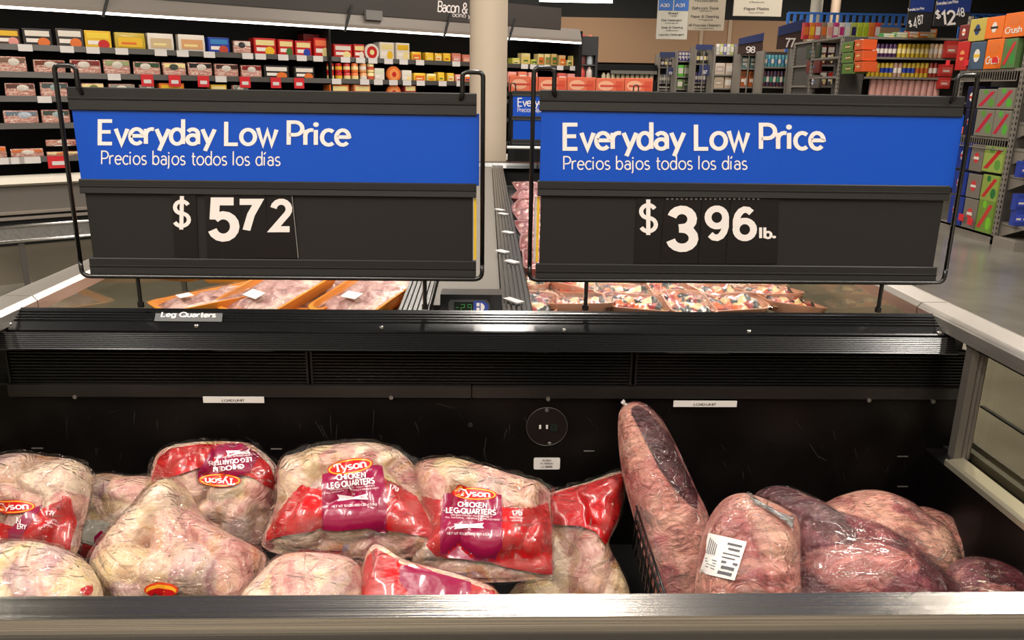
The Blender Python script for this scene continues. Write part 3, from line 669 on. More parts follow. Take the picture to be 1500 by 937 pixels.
def seg(ch, x, y, w_, h):
    S = {'2': 'abged', '8': 'abcdefg', '9': 'abcdfg', '-': 'g', '1': 'bc'}[ch]
    P = {'a': (0, 0, 1, 0), 'b': (1, 0, 1, .5), 'c': (1, .5, 1, 1), 'd': (0, 1, 1, 1), 'e': (0, .5, 0, 1), 'f': (0, 0, 0, .5), 'g': (0, .5, 1, .5)}
    for c in S:
        x0, y0, x1, y1 = P[c]; e = .5
        X0, X1, Y0, Y1 = x+x0*w_-e*.8, x+x1*w_+e*.8, y+y0*h-e*.8, y+y1*h+e*.8
        if x0 == x1: Y0 += e*.8; Y1 -= e*.8
        t.add([thp(X0, Y0)+TN*.0035, thp(X1, Y0)+TN*.0035, thp(X1, Y1)+TN*.0035, thp(X0, Y1)+TN*.0035], [(3, 2, 1, 0)])
seg('-', 668, 446.5, 3.5, 9); seg('2', 675.5, 446.5, 5, 9); seg('9', 685.5, 446.5, 5, 9)
t.add([thp(682.4, 455)+TN*.0035, thp(683.6, 455)+TN*.0035, thp(683.6, 456)+TN*.0035, thp(682.4, 456)+TN*.0035], [(3, 2, 1, 0)])
t.build('digit', GLED, th, world=True)

# ------------------------------------------------------------------ soft goods: pillows grown over an outline
def catmull(P, n=6):
    out = []; m = len(P)
    for i in range(m):
        p0, p1, p2, p3 = P[i-1], P[i], P[(i+1) % m], P[(i+2) % m]
        for k in range(n):
            t_ = k/n; a = [0, 0]
            for c in (0, 1):
                a[c] = .5*(2*p1[c]+(p2[c]-p0[c])*t_+(2*p0[c]-5*p1[c]+4*p2[c]-p3[c])*t_*t_+(3*p1[c]-p0[c]-3*p2[c]+p3[c])*t_**3)
            out.append(a)
    return out
class Bag:
    def __init__(s, outline, Y, tilt, T, yaw=0., seed=0, npc=15, prof=(3.4, .5), lump=.62, psz=(.045, .085), stretch=None, centre=None, crease=.0, pieces=()):
        s.T = T; s.prof = prof; s.seed = seed; s.lumpk = lump; s.crease = crease
        cxp = sum(p[0] for p in outline)/len(outline); cyp = sum(p[1] for p in outline)/len(outline)
        if centre: cxp, cyp = centre
        s.O = onY(cxp, cyp, Y)
        ph = math.radians(tilt); R = Matrix.Rotation(math.radians(yaw), 3, 'Z')
        s.A = R @ Vector((1, 0, 0)); s.B = R @ Vector((0, math.cos(ph), math.sin(ph))); s.N = s.A.cross(s.B)
        pts = [s.topl(*p) for p in outline]
        pts = catmull(pts)
        s.ns = 120; tab = []
        # star-shaped radius table
        for k in range(s.ns):
            a = 2*math.pi*k/s.ns-math.pi; d = (math.cos(a), math.sin(a)); best = 0
            for i in range(len(pts)):
                x1, y1 = pts[i-1]; x2, y2 = pts[i]; ex, ey = x2-x1, y2-y1
                den = d[0]*ey-d[1]*ex
                if abs(den) < 1e-12: continue
                t_ = (x1*ey-y1*ex)/den; u = (x1*d[1]-y1*d[0])/den
                if t_ > 0 and -1e-6 <= u <= 1+1e-6: best = max(best, t_)
            tab.append(best or (tab[-1] if tab else .1))
        s.tab = tab
        rn = random.Random(seed); s.rn = rn
        xs_ = [p[0] for p in pts]; ys_ = [p[1] for p in pts]; s.bb = (min(xs_), max(xs_), min(ys_), max(ys_))
        s.pc = []
        for (px_, py_, a_, b_, ang_, h_, c_) in pieces:
            x, y = s.topl(px_, py_); t_ = math.radians(ang_); s.pc.append((x, y, math.cos(t_), math.sin(t_), a_, b_, h_, c_))
        for k in range(npc):
            for _ in range(30):
                x = rn.uniform(s.bb[0], s.bb[1]); y = rn.uniform(s.bb[2], s.bb[3])
                if s.r(x, y) < .9: break
            a = rn.uniform(0, math.pi) if stretch is None else stretch+rn.uniform(-.3, .3); L_ = rn.uniform(*psz)
            s.pc.append((x, y, math.cos(a), math.sin(a), L_, L_*rn.uniform(.45, .7), rn.uniform(.7, 1), rn.randrange(6)))
    def topl(s, px, py):
        p = onP(px, py, s.O, s.N)-s.O; return (p.dot(s.A), p.dot(s.B))
    def r(s, x, y):
        a = (math.atan2(y, x)+math.pi)/(2*math.pi)*s.ns; i = int(a) % s.ns; f = a-int(a)
        R_ = s.tab[i]*(1-f)+s.tab[(i+1) % s.ns]*f
        return math.hypot(x, y)/R_
    def base(s, r):
        return max(0, 1-min(r, 1)**s.prof[0])**s.prof[1]
    def lump(s, x, y):
        m = 0; k = 0; m2 = 0
        wx = noise.noise(Vector((x*14, y*14, s.seed)))*.012; wy = noise.noise(Vector((x*14+9, y*14, s.seed)))*.012
        for i, (cx, cy, ca, sa, a, b, h, c) in enumerate(s.pc):
            dx, dy = x+wx-cx, y+wy-cy; u = (dx*ca+dy*sa)/a; v = (-dx*sa+dy*ca)/b; q = 1-u*u-v*v
            if q > 0:
                q = h*math.sqrt(q)
                if q > m: m2 = m; m = q; k = c+1
                elif q > m2: m2 = q
        return m, k
    def hm(s, x, y, r=None):
        r = s.r(x, y) if r is None else r; l, _ = s.lump(x, y)
        c = 0
        if s.crease:
            c = -s.crease*abs(noise.noise(Vector((x*9, y*16, s.seed+3))))
        return s.T*s.base(r)*((1-s.lumpk)+s.lumpk*l)+.004*noise.noise(Vector((x*22, y*22, s.seed)))*(1-r**4 if r < 1 else 0)+c*(s.base(r))
    def hf(s, x, y, r=None):
        r = s.r(x, y) if r is None else r; b = s.T*s.base(r)
        wr = abs(noise.noise(Vector((x*18+noise.noise(Vector((x*7, y*7, 1)))*2, y*9, s.seed*1.7))))
        return .75*s.hm(x, y, r)+.25*b+.003+.006*(.35-wr)*max(0, 1-r**6)
    def P(s, x, y, h): return s.O+s.A*x+s.B*y+s.N*h
    def onbag(s, px, py, lift=.0015):
        qx, qy = px, py; p = None
        for _ in range(5):
            x, y = s.topl(qx, qy); p = s.P(x, y, s.hf(x, y)+lift); u, v = proj(p); qx += px-u; qy += py-v
        return p
    def mesh(s, fn, na=110, nr=26, grow=1.0, back=.45, rag=0.):
        mb = MB(); vs = []; fs = []
        for side in (0, 1):
            base = len(vs)
            for j in range(1, nr+1):
                rr = (j/nr)**.8
                for i in range(na):
                    a = 2*math.pi*i/na-math.pi; k = (i/na*s.ns); i0 = int(k) % s.ns; f = k-int(k); R_ = (s.tab[i0]*(1-f)+s.tab[(i0+1) % s.ns]*f)*(grow+rag*(abs(noise.noise(Vector((math.cos(a)*4, math.sin(a)*4, s.seed))))+.5*noise.noise(Vector((math.cos(a)*11, math.sin(a)*11, s.seed))))*rr**3)
                    x, y = R_*rr*math.cos(a), R_*rr*math.sin(a)
                    h = fn(x, y, rr) if side == 0 else -s.T*back*s.base(rr)
                    vs.append(s.P(x, y, h))
            vs.append(s.P(0, 0, fn(0, 0, 0) if side == 0 else -s.T*back)); c = len(vs)-1
            for j in range(nr-1):
                for i in range(na):
                    q = (base+j*na+i, base+j*na+(i+1) % na, base+(j+1)*na+(i+1) % na, base+(j+1)*na+i)
                    fs.append(q[::-1] if side == 0 else q)
            for i in range(na):
                q = (c, base+i, base+(i+1) % na); fs.append(q if side == 0 else q[::-1])
        # stitch the rims
        o1 = (nr-1)*na; o2 = nr*na+1+(nr-1)*na
        for i in range(na): fs.append((o1+i, o2+i, o2+(i+1) % na, o1+(i+1) % na))
        mb.add(vs, fs); return mb
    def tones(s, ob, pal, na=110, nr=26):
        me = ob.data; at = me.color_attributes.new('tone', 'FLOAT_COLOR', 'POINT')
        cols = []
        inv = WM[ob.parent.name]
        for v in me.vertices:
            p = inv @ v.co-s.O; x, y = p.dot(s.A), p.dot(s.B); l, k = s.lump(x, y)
            c = pal[k % len(pal)]; e = pal[0]; t_ = min(1, l*1.9); cols += [e[i]*(1-t_)+c[i]*t_ for i in range(3)]+[1]  # gaps between pieces darkened: raw flesh colour with occlusion shade painted in
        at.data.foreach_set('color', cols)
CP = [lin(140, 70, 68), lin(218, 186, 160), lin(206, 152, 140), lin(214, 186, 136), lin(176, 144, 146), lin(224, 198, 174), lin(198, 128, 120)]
REDM = mat('bag_red', lin(184, 12, 18), .28, coat=.5, bump=(16, .5, (1, 2, 1)))
MAG = mat('bag_magenta', lin(138, 10, 60), .3, coat=.5, bump=(16, .4, (1, 2, 1)))
LOGOR = mat('logo_red', lin(196, 22, 28), .35); LOGOY = mat('logo_yellow', lin(246, 176, 48), .35); LOGOD = mat('logo_orange', lin(220, 70, 30), .35)
BWHITE = mat('bag_white_ink', lin(240, 226, 228), .4)
def patch(bag, fpx, nu, nv, lift):
    vs = []; fs = []
    for j in range(nv+1):
        for i in range(nu+1):
            px, py = fpx(i/nu, j/nv); vs.append(bag.onbag(px, py, lift))
    for j in range(nv):
        for i in range(nu): q = (j*(nu+1)+i, j*(nu+1)+i+1, (j+1)*(nu+1)+i+1, (j+1)*(nu+1)+i); fs.append(q[::-1])
    m = MB(); m.add(vs, fs); return m
def lerp(a, b, t_): return a+(b-a)*t_
def pw(pts, x):
    for i in range(len(pts)-1):
        if x <= pts[i+1][0]:
            t_ = (x-pts[i][0])/(pts[i+1][0]-pts[i][0]); return lerp(pts[i][1], pts[i+1][1], max(0, t_))
    return pts[-1][1]
def band(bag, root, top, bot, m, name='printed_band', scal=0., nu=60, nv=14, lift=.0012):
    """print between two edge curves, each a list of photo points left to right"""
    x0, x1 = max(top[0][0], bot[0][0]), min(top[-1][0], bot[-1][0])
    def f(u, v):
        x = lerp(x0, x1, u); return x, lerp(pw(top, x)-scal*abs(math.sin(x*.42)), pw(bot, x), v)
    return patch(bag, f, nu, nv, lift).build(name, m, root, smooth=True, world=True)
def lettering(bag, root, items, m, lift=.0048, name='lettering'):
    t = MB()
    for body, (cx, cy, w_, h), ang, off in items:
        ca, sa = math.cos(ang), math.sin(ang)
        def fn(u, v):
            dx, dy = (u-.5)*w_, (.5-v)*h; return bag.onbag(cx+dx*ca-dy*sa, cy+dx*sa+dy*ca, lift)
        text_on(t, body, fn, off=off)
    return t.build(name, m, root, world=True)
def oval(bag, root, cx, cy, w_, h, ang, m, name, lift):
    ca, sa = math.cos(ang), math.sin(ang); vs = [bag.onbag(cx, cy, lift)]; n = 36
    for rr in (.17, .34, .5, .67, .84, 1):
        for k in range(n):
            a = 2*math.pi*k/n; dx, dy = rr*w_/2*math.cos(a), rr*h/2*math.sin(a); vs.append(bag.onbag(cx+dx*ca-dy*sa, cy+dx*sa+dy*ca, lift))
    fs = [(0, 1+(k+1) % n, 1+k) for k in range(n)]+[(1+j*n+k, 1+j*n+(k+1) % n, 1+(j+1)*n+(k+1) % n, 1+(j+1)*n+k) for j in range(5) for k in range(n)]
    mb = MB(); mb.add(vs, fs); return mb.build(name, m, root, world=True, smooth=True)
def ribbon(bag, root, cx, cy, w_, h, ang, m, lift=.004):
    ca, sa = math.cos(ang), math.sin(ang)
    pts = [(-.5, -.5), (0, -.3), (.5, -.5), (.44, 0), (.5, .5), (0, .3), (-.5, .5), (-.44, 0)]
    vs = [bag.onbag(cx+x*w_*ca-y*h*sa, cy+x*w_*sa+y*h*ca, lift) for x, y in [(0, 0)]+pts]
    mb = MB(); mb.add(vs, [(0, 1+(k+1) % 8, 1+k) for k in range(8)]); return mb.build('ribbon', m, root, world=True)
def logo(bag, root, cx, cy, w_, h, ang):
    l = oval(bag, root, cx, cy, w_, h, ang, LOGOR, 'logo', .0026)
    oval(bag, l, cx, cy, w_*.95, h*.88, ang, LOGOY, 'ring', .0031)
    oval(bag, l, cx, cy, w_*.88, h*.72, ang, LOGOR, 'oval', .0036)
    lettering(bag, l, [('\x01\x02\x03\x04\x05', (cx, cy+h*.03, w_*.72, h*.62), ang, .03)], BWHITE, .0056)
CREASE = film_mat('creased_film', (40, 40, 40), .6, (.97, .95, .93), .1, 2.2, .14)  # whitish, boosted gloss, so the added ridges read as highlight streaks
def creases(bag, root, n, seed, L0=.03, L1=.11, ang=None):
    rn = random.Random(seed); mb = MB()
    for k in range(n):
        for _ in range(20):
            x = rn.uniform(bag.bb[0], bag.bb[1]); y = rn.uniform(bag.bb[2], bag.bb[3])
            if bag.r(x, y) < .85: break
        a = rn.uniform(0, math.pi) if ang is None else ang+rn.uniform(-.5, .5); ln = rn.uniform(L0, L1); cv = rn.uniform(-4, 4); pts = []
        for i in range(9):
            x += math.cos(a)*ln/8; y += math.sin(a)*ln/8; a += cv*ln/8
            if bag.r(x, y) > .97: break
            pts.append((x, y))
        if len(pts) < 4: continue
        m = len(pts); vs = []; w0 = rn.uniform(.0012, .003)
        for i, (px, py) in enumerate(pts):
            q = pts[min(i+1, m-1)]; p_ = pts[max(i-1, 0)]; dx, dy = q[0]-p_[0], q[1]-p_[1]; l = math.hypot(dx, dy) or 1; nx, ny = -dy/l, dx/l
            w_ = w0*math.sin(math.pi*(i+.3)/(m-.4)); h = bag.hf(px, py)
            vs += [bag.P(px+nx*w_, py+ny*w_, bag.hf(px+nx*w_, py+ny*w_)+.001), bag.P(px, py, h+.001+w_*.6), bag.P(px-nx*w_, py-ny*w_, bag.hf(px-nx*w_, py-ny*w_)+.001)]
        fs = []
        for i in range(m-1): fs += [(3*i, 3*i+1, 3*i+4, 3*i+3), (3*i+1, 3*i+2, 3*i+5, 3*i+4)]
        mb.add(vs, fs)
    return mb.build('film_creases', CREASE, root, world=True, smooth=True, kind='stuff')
def chicken_bag(label, outline, Y, tilt, T, seed, film=True, **k):
    bag = Bag(outline, Y, tilt, T, seed=seed, **k)
    root = thing('chicken_bag', label, 'chicken bag', loc=bag.O, group='bags of chicken leg quarters')
    m = bag.mesh(bag.hm).build('chicken_pieces', CHICK, root, smooth=True, world=True)
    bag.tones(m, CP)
    f_ = lambda x, y, r: bag.hf(x, y, r)+.001
    bag.mesh(f_, grow=1.02, back=.5, rag=.12).build('film', FILM, root, smooth=True, world=True)
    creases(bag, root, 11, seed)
    return root, bag
# left bag, partly printed
r, g = chicken_bag('bag of leg quarters with torn red and magenta print at the far left edge', [(-70, 700), (-20, 672), (40, 667), (95, 671), (122, 680), (134, 694), (131, 730), (122, 768), (108, 815), (60, 816), (0, 816), (-70, 805)], 1.5, 40, .07, 11)
band(g, r, [(-30, 745), (0, 765), (30, 775), (48, 752), (75, 738), (95, 732), (117, 742)], [(-30, 800), (0, 818), (20, 800), (60, 808), (100, 812), (106, 812), (117, 770)], REDM)
band(g, r, [(12, 778), (35, 752), (62, 738)], [(12, 812), (35, 780), (62, 740)], MAG, 'magenta_panel', nu=20, nv=8, lift=.0022)
lettering(g, r, [('N', (27, 763, 7, 9), .1, .03), ('ERY', (32, 771, 14, 8), .1, .03), ('17g', (75, 752, 19, 9), .0, .02), ('PROTEIN PER', (76, 764, 20, 3), .1, .0), ('4 OZ SERVING', (76, 769, 20, 3), .1, .0), ('SERVING', (74, 774, 14, 3), .1, .0)], BWHITE)
logo(g, r, 18, 742, 68, 20, -.03)
# second, mostly bare meat
r, g = chicken_bag('clear-topped bag wedged between the far left bag and the upside-down red one', [(106, 730), (118, 706), (150, 693), (185, 697), (225, 700), (240, 730), (230, 780), (180, 810), (125, 820), (100, 812)], 1.62, 52, .05, 12)
band(g, r, [(104, 792), (135, 800), (158, 788)], [(104, 816), (135, 818), (158, 806)], REDM, scal=1, nu=20, nv=6)
band(g, r, [(110, 760), (150, 762), (168, 768)], [(110, 790), (140, 800), (168, 785)], mat('print_ice', lin(196, 190, 178), .35), 'white_panel', nu=16, nv=8, lift=.001)
band(g, r, [(138, 786), (148, 776), (160, 786)], [(138, 800), (148, 800), (160, 790)], MAG, 'magenta_panel', nu=10, nv=6, lift=.002)
# upside-down red bag
r, g = chicken_bag('bag with red top and upside-down magenta label leaning on the black panel', [(218, 715), (228, 672), (246, 655), (290, 647), (352, 647), (375, 655), (405, 682), (411, 715), (404, 760), (388, 800), (330, 795), (262, 770), (222, 745)], 1.64, 58, .06, 13)
band(g, r, [(222, 700), (232, 670), (248, 657), (292, 650), (350, 650), (372, 660), (396, 682), (404, 706)], [(222, 712), (232, 702), (262, 695), (300, 682), (345, 692), (372, 700), (390, 712), (404, 718)], REDM, scal=0, nu=60)
band(g, r, [(290, 690), (312, 655), (330, 649), (354, 649), (372, 660), (380, 666)], [(290, 700), (312, 705), (330, 700), (354, 695), (366, 690), (380, 668)], MAG, 'magenta_panel', nu=52, nv=26, lift=.0022)
lettering(g, r, [('CHICKEN', (335, 685, 46, 9), math.pi-.12, .05), ('LEG QUARTERS', (337, 676, 64, 8), math.pi-.10, .05), ('WITH BACK PORTION', (342, 668, 56, 3), math.pi-.08, .01)], BWHITE)
ribbon(g, r, 349, 662, 36, 9, -.12, BWHITE)
logo(g, r, 322, 703, 62, 20, math.pi+.02)
# big clear bag at the front
r, g = chicken_bag('large clear bag of pale leg quarters in front, no print but a logo edge', [(132, 880), (135, 825), (165, 780), (203, 738), (222, 718), (245, 706), (268, 712), (285, 735), (302, 762), (340, 785), (388, 812), (380, 850), (370, 890), (330, 925), (230, 930), (150, 915)], 1.33, 42, .1, 14, npc=4, lump=.7, pieces=[(248, 745, .055, .045, 80, 1., 4), (205, 785, .10, .045, 50, .85, 0), (265, 800, .075, .04, 110, .8, 1), (190, 850, .07, .06, 20, 1., 2), (330, 800, .10, .04, -35, .85, 5), (300, 850, .06, .055, 60, .95, 3), (245, 850, .05, .045, 90, .9, 0), (350, 850, .07, .035, -80, .7, 6), (160, 820, .05, .04, 70, .7, 3)])
oval(g, r, 236, 864, 50, 22, 0, LOGOD, 'logo_edge', .002)
oval(g, r, 236, 865, 44, 17, 0, LOGOY, 'logo_edge', .0028)
oval(g, r, 236, 868, 40, 12, 0, LOGOR, 'logo_edge', .0036)
r, g = chicken_bag('low clear bag in the front left corner, under the far left bag', [(-60, 850), (-20, 815), (30, 796), (80, 802), (125, 822), (150, 865), (140, 915), (40, 930), (-60, 925)], 1.2, 35, .06, 15)
band(g, r, [(118, 862), (129, 857), (142, 862)], [(118, 868), (129, 874), (142, 868)], REDM, nu=10, nv=4)
# the middle printed bag
r, g = chicken_bag('middle bag with red band, magenta label and big logo, top of the heap', [(384, 800), (392, 770), (405, 735), (407, 700), (415, 672), (440, 662), (480, 656), (530, 650), (572, 654), (602, 676), (622, 715), (640, 760), (647, 800), (636, 812), (560, 818), (480, 815), (420, 813)], 1.52, 38, .075, 16, npc=18)
band(g, r, [(390, 783), (405, 755), (425, 728), (442, 712), (460, 717), (480, 713), (550, 697), (585, 712), (612, 730), (630, 765), (638, 782)],
     [(390, 792), (405, 787), (425, 783), (442, 782), (460, 780), (480, 775), (550, 776), (585, 780), (612, 784), (630, 788), (638, 792)], REDM, scal=2.5, nu=90, nv=18)
band(g, r, [(472, 694), (495, 690), (553, 680), (560, 682), (566, 720)], [(472, 777), (495, 778), (530, 777), (553, 779), (566, 781)], MAG, 'magenta_panel', nu=64, nv=44, lift=.0022)
band(g, r, [(440, 811), (460, 809), (500, 807)], [(440, 817), (460, 815), (500, 813)], REDM, 'printed_band', nu=16, nv=4)
lettering(g, r, [('CHICKEN', (514, 697, 44, 11), -.1, .05), ('LEG QUARTERS', (514, 707, 70, 11), -.12, .05), ('WITH BACK PORTION - FULLY TRIMMED', (516, 714, 66, 2.6), -.1, 0), ('ALL NATURAL  MINIMALLY PROCESSED', (516, 718, 78, 2.6), -.1, 0),
                 ('NET WT 10 LBS (160 OZ) 4.53kg', (519, 740, 66, 5), -.06, .01), ('17g', (577, 714, 15, 8), .3, .02)], BWHITE)
ribbon(g, r, 517, 728, 46, 9, -.05, BWHITE); lettering(g, r, [('NO ADDED STEROIDS', (517, 728, 34, 3.4), -.05, .0)], MAG, .0046)
logo(g, r, 513, 683, 68, 23, -.17)
lettering(g, r, [('IIIIIII', (507, 803, 8, 13), 0, .0)], mat('barcode', lin(90, 110, 150), .5))
# right printed bag
r, g = chicken_bag('right-hand bag with red band and magenta label beside the white sticker', [(606, 700), (610, 678), (640, 672), (690, 679), (740, 695), (800, 712), (806, 740), (808, 790), (811, 838), (800, 846), (745, 852), (690, 852), (640, 845), (600, 828), (625, 790), (615, 745)], 1.49, 38, .07, 17, npc=18)
band(g, r, [(618, 728), (640, 733), (700, 732), (740, 745), (780, 745), (803, 736), (809, 780)], [(618, 745), (625, 800), (640, 817), (700, 818), (740, 830), (780, 838), (803, 842), (809, 842)], REDM, scal=2.5, nu=80, nv=16)
band(g, r, [(645, 760), (650, 722), (690, 722), (735, 724), (736, 770)], [(645, 812), (650, 815), (690, 820), (724, 824), (736, 800)], MAG, 'magenta_panel', nu=60, nv=44, lift=.0022)
lettering(g, r, [('CHICKEN', (692, 739, 44, 10), .05, .05), ('LEG QUARTERS', (690, 748, 74, 10), .05, .05), ('WITH BACK PORTION - FULLY TRIMMED', (688, 755, 56, 2.6), .05, 0), ('ALL NATURAL  MINIMALLY PROCESSED', (692, 759, 80, 2.6), .05, 0),
                 ('NET WT 10 LBS (160 OZ) 4.53kg', (688, 782, 66, 5), .03, .01), ('17g', (757, 751, 16, 8), .0, .02), ('PROTEIN', (757, 758, 20, 2.6), 0, 0), ('SERVING', (757, 762, 16, 2.6), 0, 0)], BWHITE)
ribbon(g, r, 687, 770, 44, 8, -.03, BWHITE); lettering(g, r, [('NO ADDED STEROIDS', (687, 770, 33, 3.2), -.03, .0)], MAG, .0046)
logo(g, r, 695, 723, 66, 19, .05)
lettering(g, r, [('IIIIIIII', (674, 843, 20, 9), .1, .0)], MATS['barcode'])
# clear bag below the middle one
r, g = chicken_bag('clear pale bag at the front rail below the middle printed bag', [(352, 880), (375, 850), (405, 822), (440, 812), (495, 815), (526, 828), (534, 870), (520, 915), (430, 930), (350, 925)], 1.24, 36, .05, 18, lump=.2)
r, g = chicken_bag('crumpled red and magenta bag end at the front rail, right of the clear pale bag', [(524, 880), (532, 825), (545, 800), (560, 802), (590, 822), (640, 836), (690, 850), (730, 868), (735, 905), (640, 925), (530, 920)], 1.26, 38, .045, 19, lump=.1)
band(g, r, [(528, 850), (537, 815), (550, 802), (575, 815), (640, 838), (725, 866)], [(528, 900), (537, 905), (550, 905), (575, 905), (640, 905), (725, 890)], REDM, nu=60, nv=12)
band(g, r, [(585, 830), (600, 826), (640, 838), (690, 852)], [(585, 850), (600, 870), (640, 890), (690, 866)], MAG, 'magenta_panel', nu=52, nv=26, lift=.0022)
# right bag with red upper half
r, g = chicken_bag('bag with solid red upper half standing next to the black wire divider', [(800, 735), (806, 722), (860, 706), (913, 689), (916, 720), (906, 765), (892, 795), (908, 830), (924, 875), (915, 915), (820, 925), (760, 905), (745, 860), (790, 830)], 1.6, 50, .055, 20, npc=14)
band(g, r, [(803, 728), (812, 722), (860, 708), (911, 692), (914, 715)], [(803, 765), (812, 768), (850, 770), (872, 778), (888, 798), (905, 760), (914, 722)], REDM, scal=0, nu=50, nv=12)

# ------------------------------------------------------------------ beef
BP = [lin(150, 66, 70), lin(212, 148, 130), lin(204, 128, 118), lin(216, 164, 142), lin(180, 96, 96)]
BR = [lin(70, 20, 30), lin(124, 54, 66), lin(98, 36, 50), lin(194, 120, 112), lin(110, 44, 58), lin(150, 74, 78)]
def beef(label, outline, Y, tilt, T, seed, m, pal, **k):
    bag = Bag(outline, Y, tilt, T, seed=seed, **k)
    root = thing('beef_cut', label, 'beef', loc=bag.O, group='vacuum packed beef cuts')
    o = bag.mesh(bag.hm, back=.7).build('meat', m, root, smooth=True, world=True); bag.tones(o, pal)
    f_ = lambda x, y, r: bag.hf(x, y, r)-.0005
    bag.mesh(f_, grow=1.008, back=.75).build('film', FILM2, root, smooth=True, world=True)
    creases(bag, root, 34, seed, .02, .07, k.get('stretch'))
    return root, bag
r, g = beef('tall slab of pink beef leaning upright against the black panel', [(905, 625), (910, 597), (930, 588), (950, 594), (968, 615), (990, 655), (1015, 710), (1037, 755), (1040, 800), (1030, 880), (1000, 915), (970, 900), (952, 845), (930, 765), (911, 690)], 1.6, 60, .055, 31, BEEF_FAT, BP, prof=(3.2, .5), lump=.15, npc=8, psz=(.08, .15), stretch=1.9, centre=(975, 745), crease=.01)
band(g, r, [(922, 600), (938, 590), (952, 595), (969, 612), (990, 650), (1014, 702), (1030, 742)], [(925, 606), (940, 635), (950, 655), (965, 685), (985, 712), (1010, 738), (1022, 745)], BEEF_RED, 'lean_edge', nu=48, nv=16, lift=-.0015)
t = MB(); p = g.onbag(915, 592, 0)
t.tube([p+Vector((.01, 0, -.004)), p, p+Vector((-.006, -.004, .006)), p+Vector((-.001, -.004, .011))], .004, 7); t.build('film_tail', mat('film_white', (.6, .55, .55), .2, coat=1), r, world=True)
r, g = beef('beef pack with a white label stuck on its left side', [(1018, 890), (1024, 810), (1036, 765), (1058, 733), (1085, 722), (1112, 728), (1150, 746), (1168, 766), (1170, 830), (1164, 895), (1100, 925), (1040, 920)], 1.32, 55, .07, 32, BEEF_FAT, BP, prof=(2.8, .5), lump=.25, npc=7, crease=.014)
q = [(1037, 780), (1094, 793), (1076, 850), (1022, 838)]
pf = lambda u, v: (lerp(lerp(q[0][0], q[1][0], u), lerp(q[3][0], q[2][0], u), v), lerp(lerp(q[0][1], q[1][1], u), lerp(q[3][1], q[2][1], u), v))
lw = patch(g, pf, 12, 12, .003).build('label', LABELW, r, smooth=True, world=True)
ic = MB()
for k, (u0, u1, v0, v1) in enumerate([(.55, .92, .12, .17), (.6, .9, .24, .29), (.5, .95, .38, .41), (.5, .85, .48, .51), (.52, .95, .58, .64), (.55, .9, .7, .78), (.5, .88, .84, .92)]+[(.08+.05*i, .1+.05*i, .1+.03*i, .5) for i in range(5)]+[(.06, .4, .62+.07*i, .64+.07*i) for i in range(4)]):
    def fn(u, v):
        a = pf(lerp(u0, u1, u), lerp(v0, v1, v)); return g.onbag(a[0], a[1], .0045)
    ic.add([fn(0, 0), fn(1, 0), fn(1, 1), fn(0, 1)], [(3, 2, 1, 0)])
ic.build('lettering', mat('label_ink', (.07, .07, .08), .6), lw, world=True)
t = MB()
for k in range(3):
    a = [g.onbag(*pp, .002) for pp in (((1095+k*4, 722+k*6), (1115+k*9, 738+k*6), (1140+k*5, 752+k*5), (1163-k, 760+k*6)))]
    t.tube(a, .0035, 6)
t.build('film_seal', film_mat('film_seal', (30, 30, 30), .8, (.8, .82, .85), .35, 1.5, .15), r, world=True, smooth=True)
r, g = beef('big dark purple beef cut lying in the middle of the beef heap', [(1108, 735), (1112, 719), (1140, 715), (1175, 728), (1220, 752), (1280, 772), (1335, 802), (1378, 838), (1408, 868), (1400, 905), (1280, 925), (1170, 915), (1152, 840), (1150, 780)], 1.42, 38, .075, 33, BEEF_RED, BR, prof=(2.6, .5), lump=.22, npc=10, stretch=-.5, psz=(.06, .12), crease=.012)
r, g = beef('rounded beef cut with pale fat on top, behind the big purple one', [(1192, 752), (1215, 733), (1245, 722), (1278, 720), (1315, 732), (1350, 755), (1385, 782), (1402, 815), (1398, 845), (1370, 850), (1320, 830), (1260, 800), (1215, 780)], 1.55, 45, .07, 34, BEEF_FAT, [lin(150, 70, 76), lin(230, 176, 148), lin(160, 84, 88), lin(222, 160, 140)], lump=.2, stretch=-.6, psz=(.05, .1), crease=.01)
p = g.onbag(1392, 800, .004)
MB().tube([p+Vector((-.05, -.02, -.035)), p+Vector((-.025, -.015, -.02)), p, p+Vector((.004, 0, .006))], .004, 6).build('film_tail', MATS['film_seal'] if 'film_seal' in MATS else FILM2, r, world=True, smooth=True)
r, g = beef('narrow pink fat-edged beef cut at the back right of the heap', [(1318, 752), (1345, 742), (1380, 754), (1415, 780), (1450, 815), (1475, 848), (1450, 862), (1410, 850), (1370, 815), (1335, 780)], 1.62, 45, .05, 35, BEEF_FAT, BP, lump=.2, stretch=-.6, crease=.01)
r, g = beef('beef cut at the lower right corner next to the steel rail', [(1385, 850), (1392, 826), (1425, 816), (1470, 830), (1520, 858), (1560, 900), (1540, 930), (1440, 930), (1390, 905)], 1.38, 35, .05, 36, BEEF_RED, BR, lump=.2, stretch=-.5, crease=.01)

# ------------------------------------------------------------------ wire divider between chicken and beef
XW = .335
dv = thing('wire_divider', 'black wire divider standing between the chicken and the beef', 'divider', loc=(XW, 1.45, .62))
t = [onX(936, 752, XW), onX(972, 868, XW)]
a, b = t
for dz in (0, -.03, -.09):
    MB().tube([a+Vector((0, .04, dz)), b+Vector((0, -.12, dz))], .0028, 6).build('long_wire', WIRE, dv, world=True, smooth=True)
for k in range(12):
    q = a.lerp(b, -.1+k*.12); MB().tube([q, (q.x-.004, q.y, .62)], .0018, 6).build('upright_wire', WIRE, dv, world=True, smooth=True)

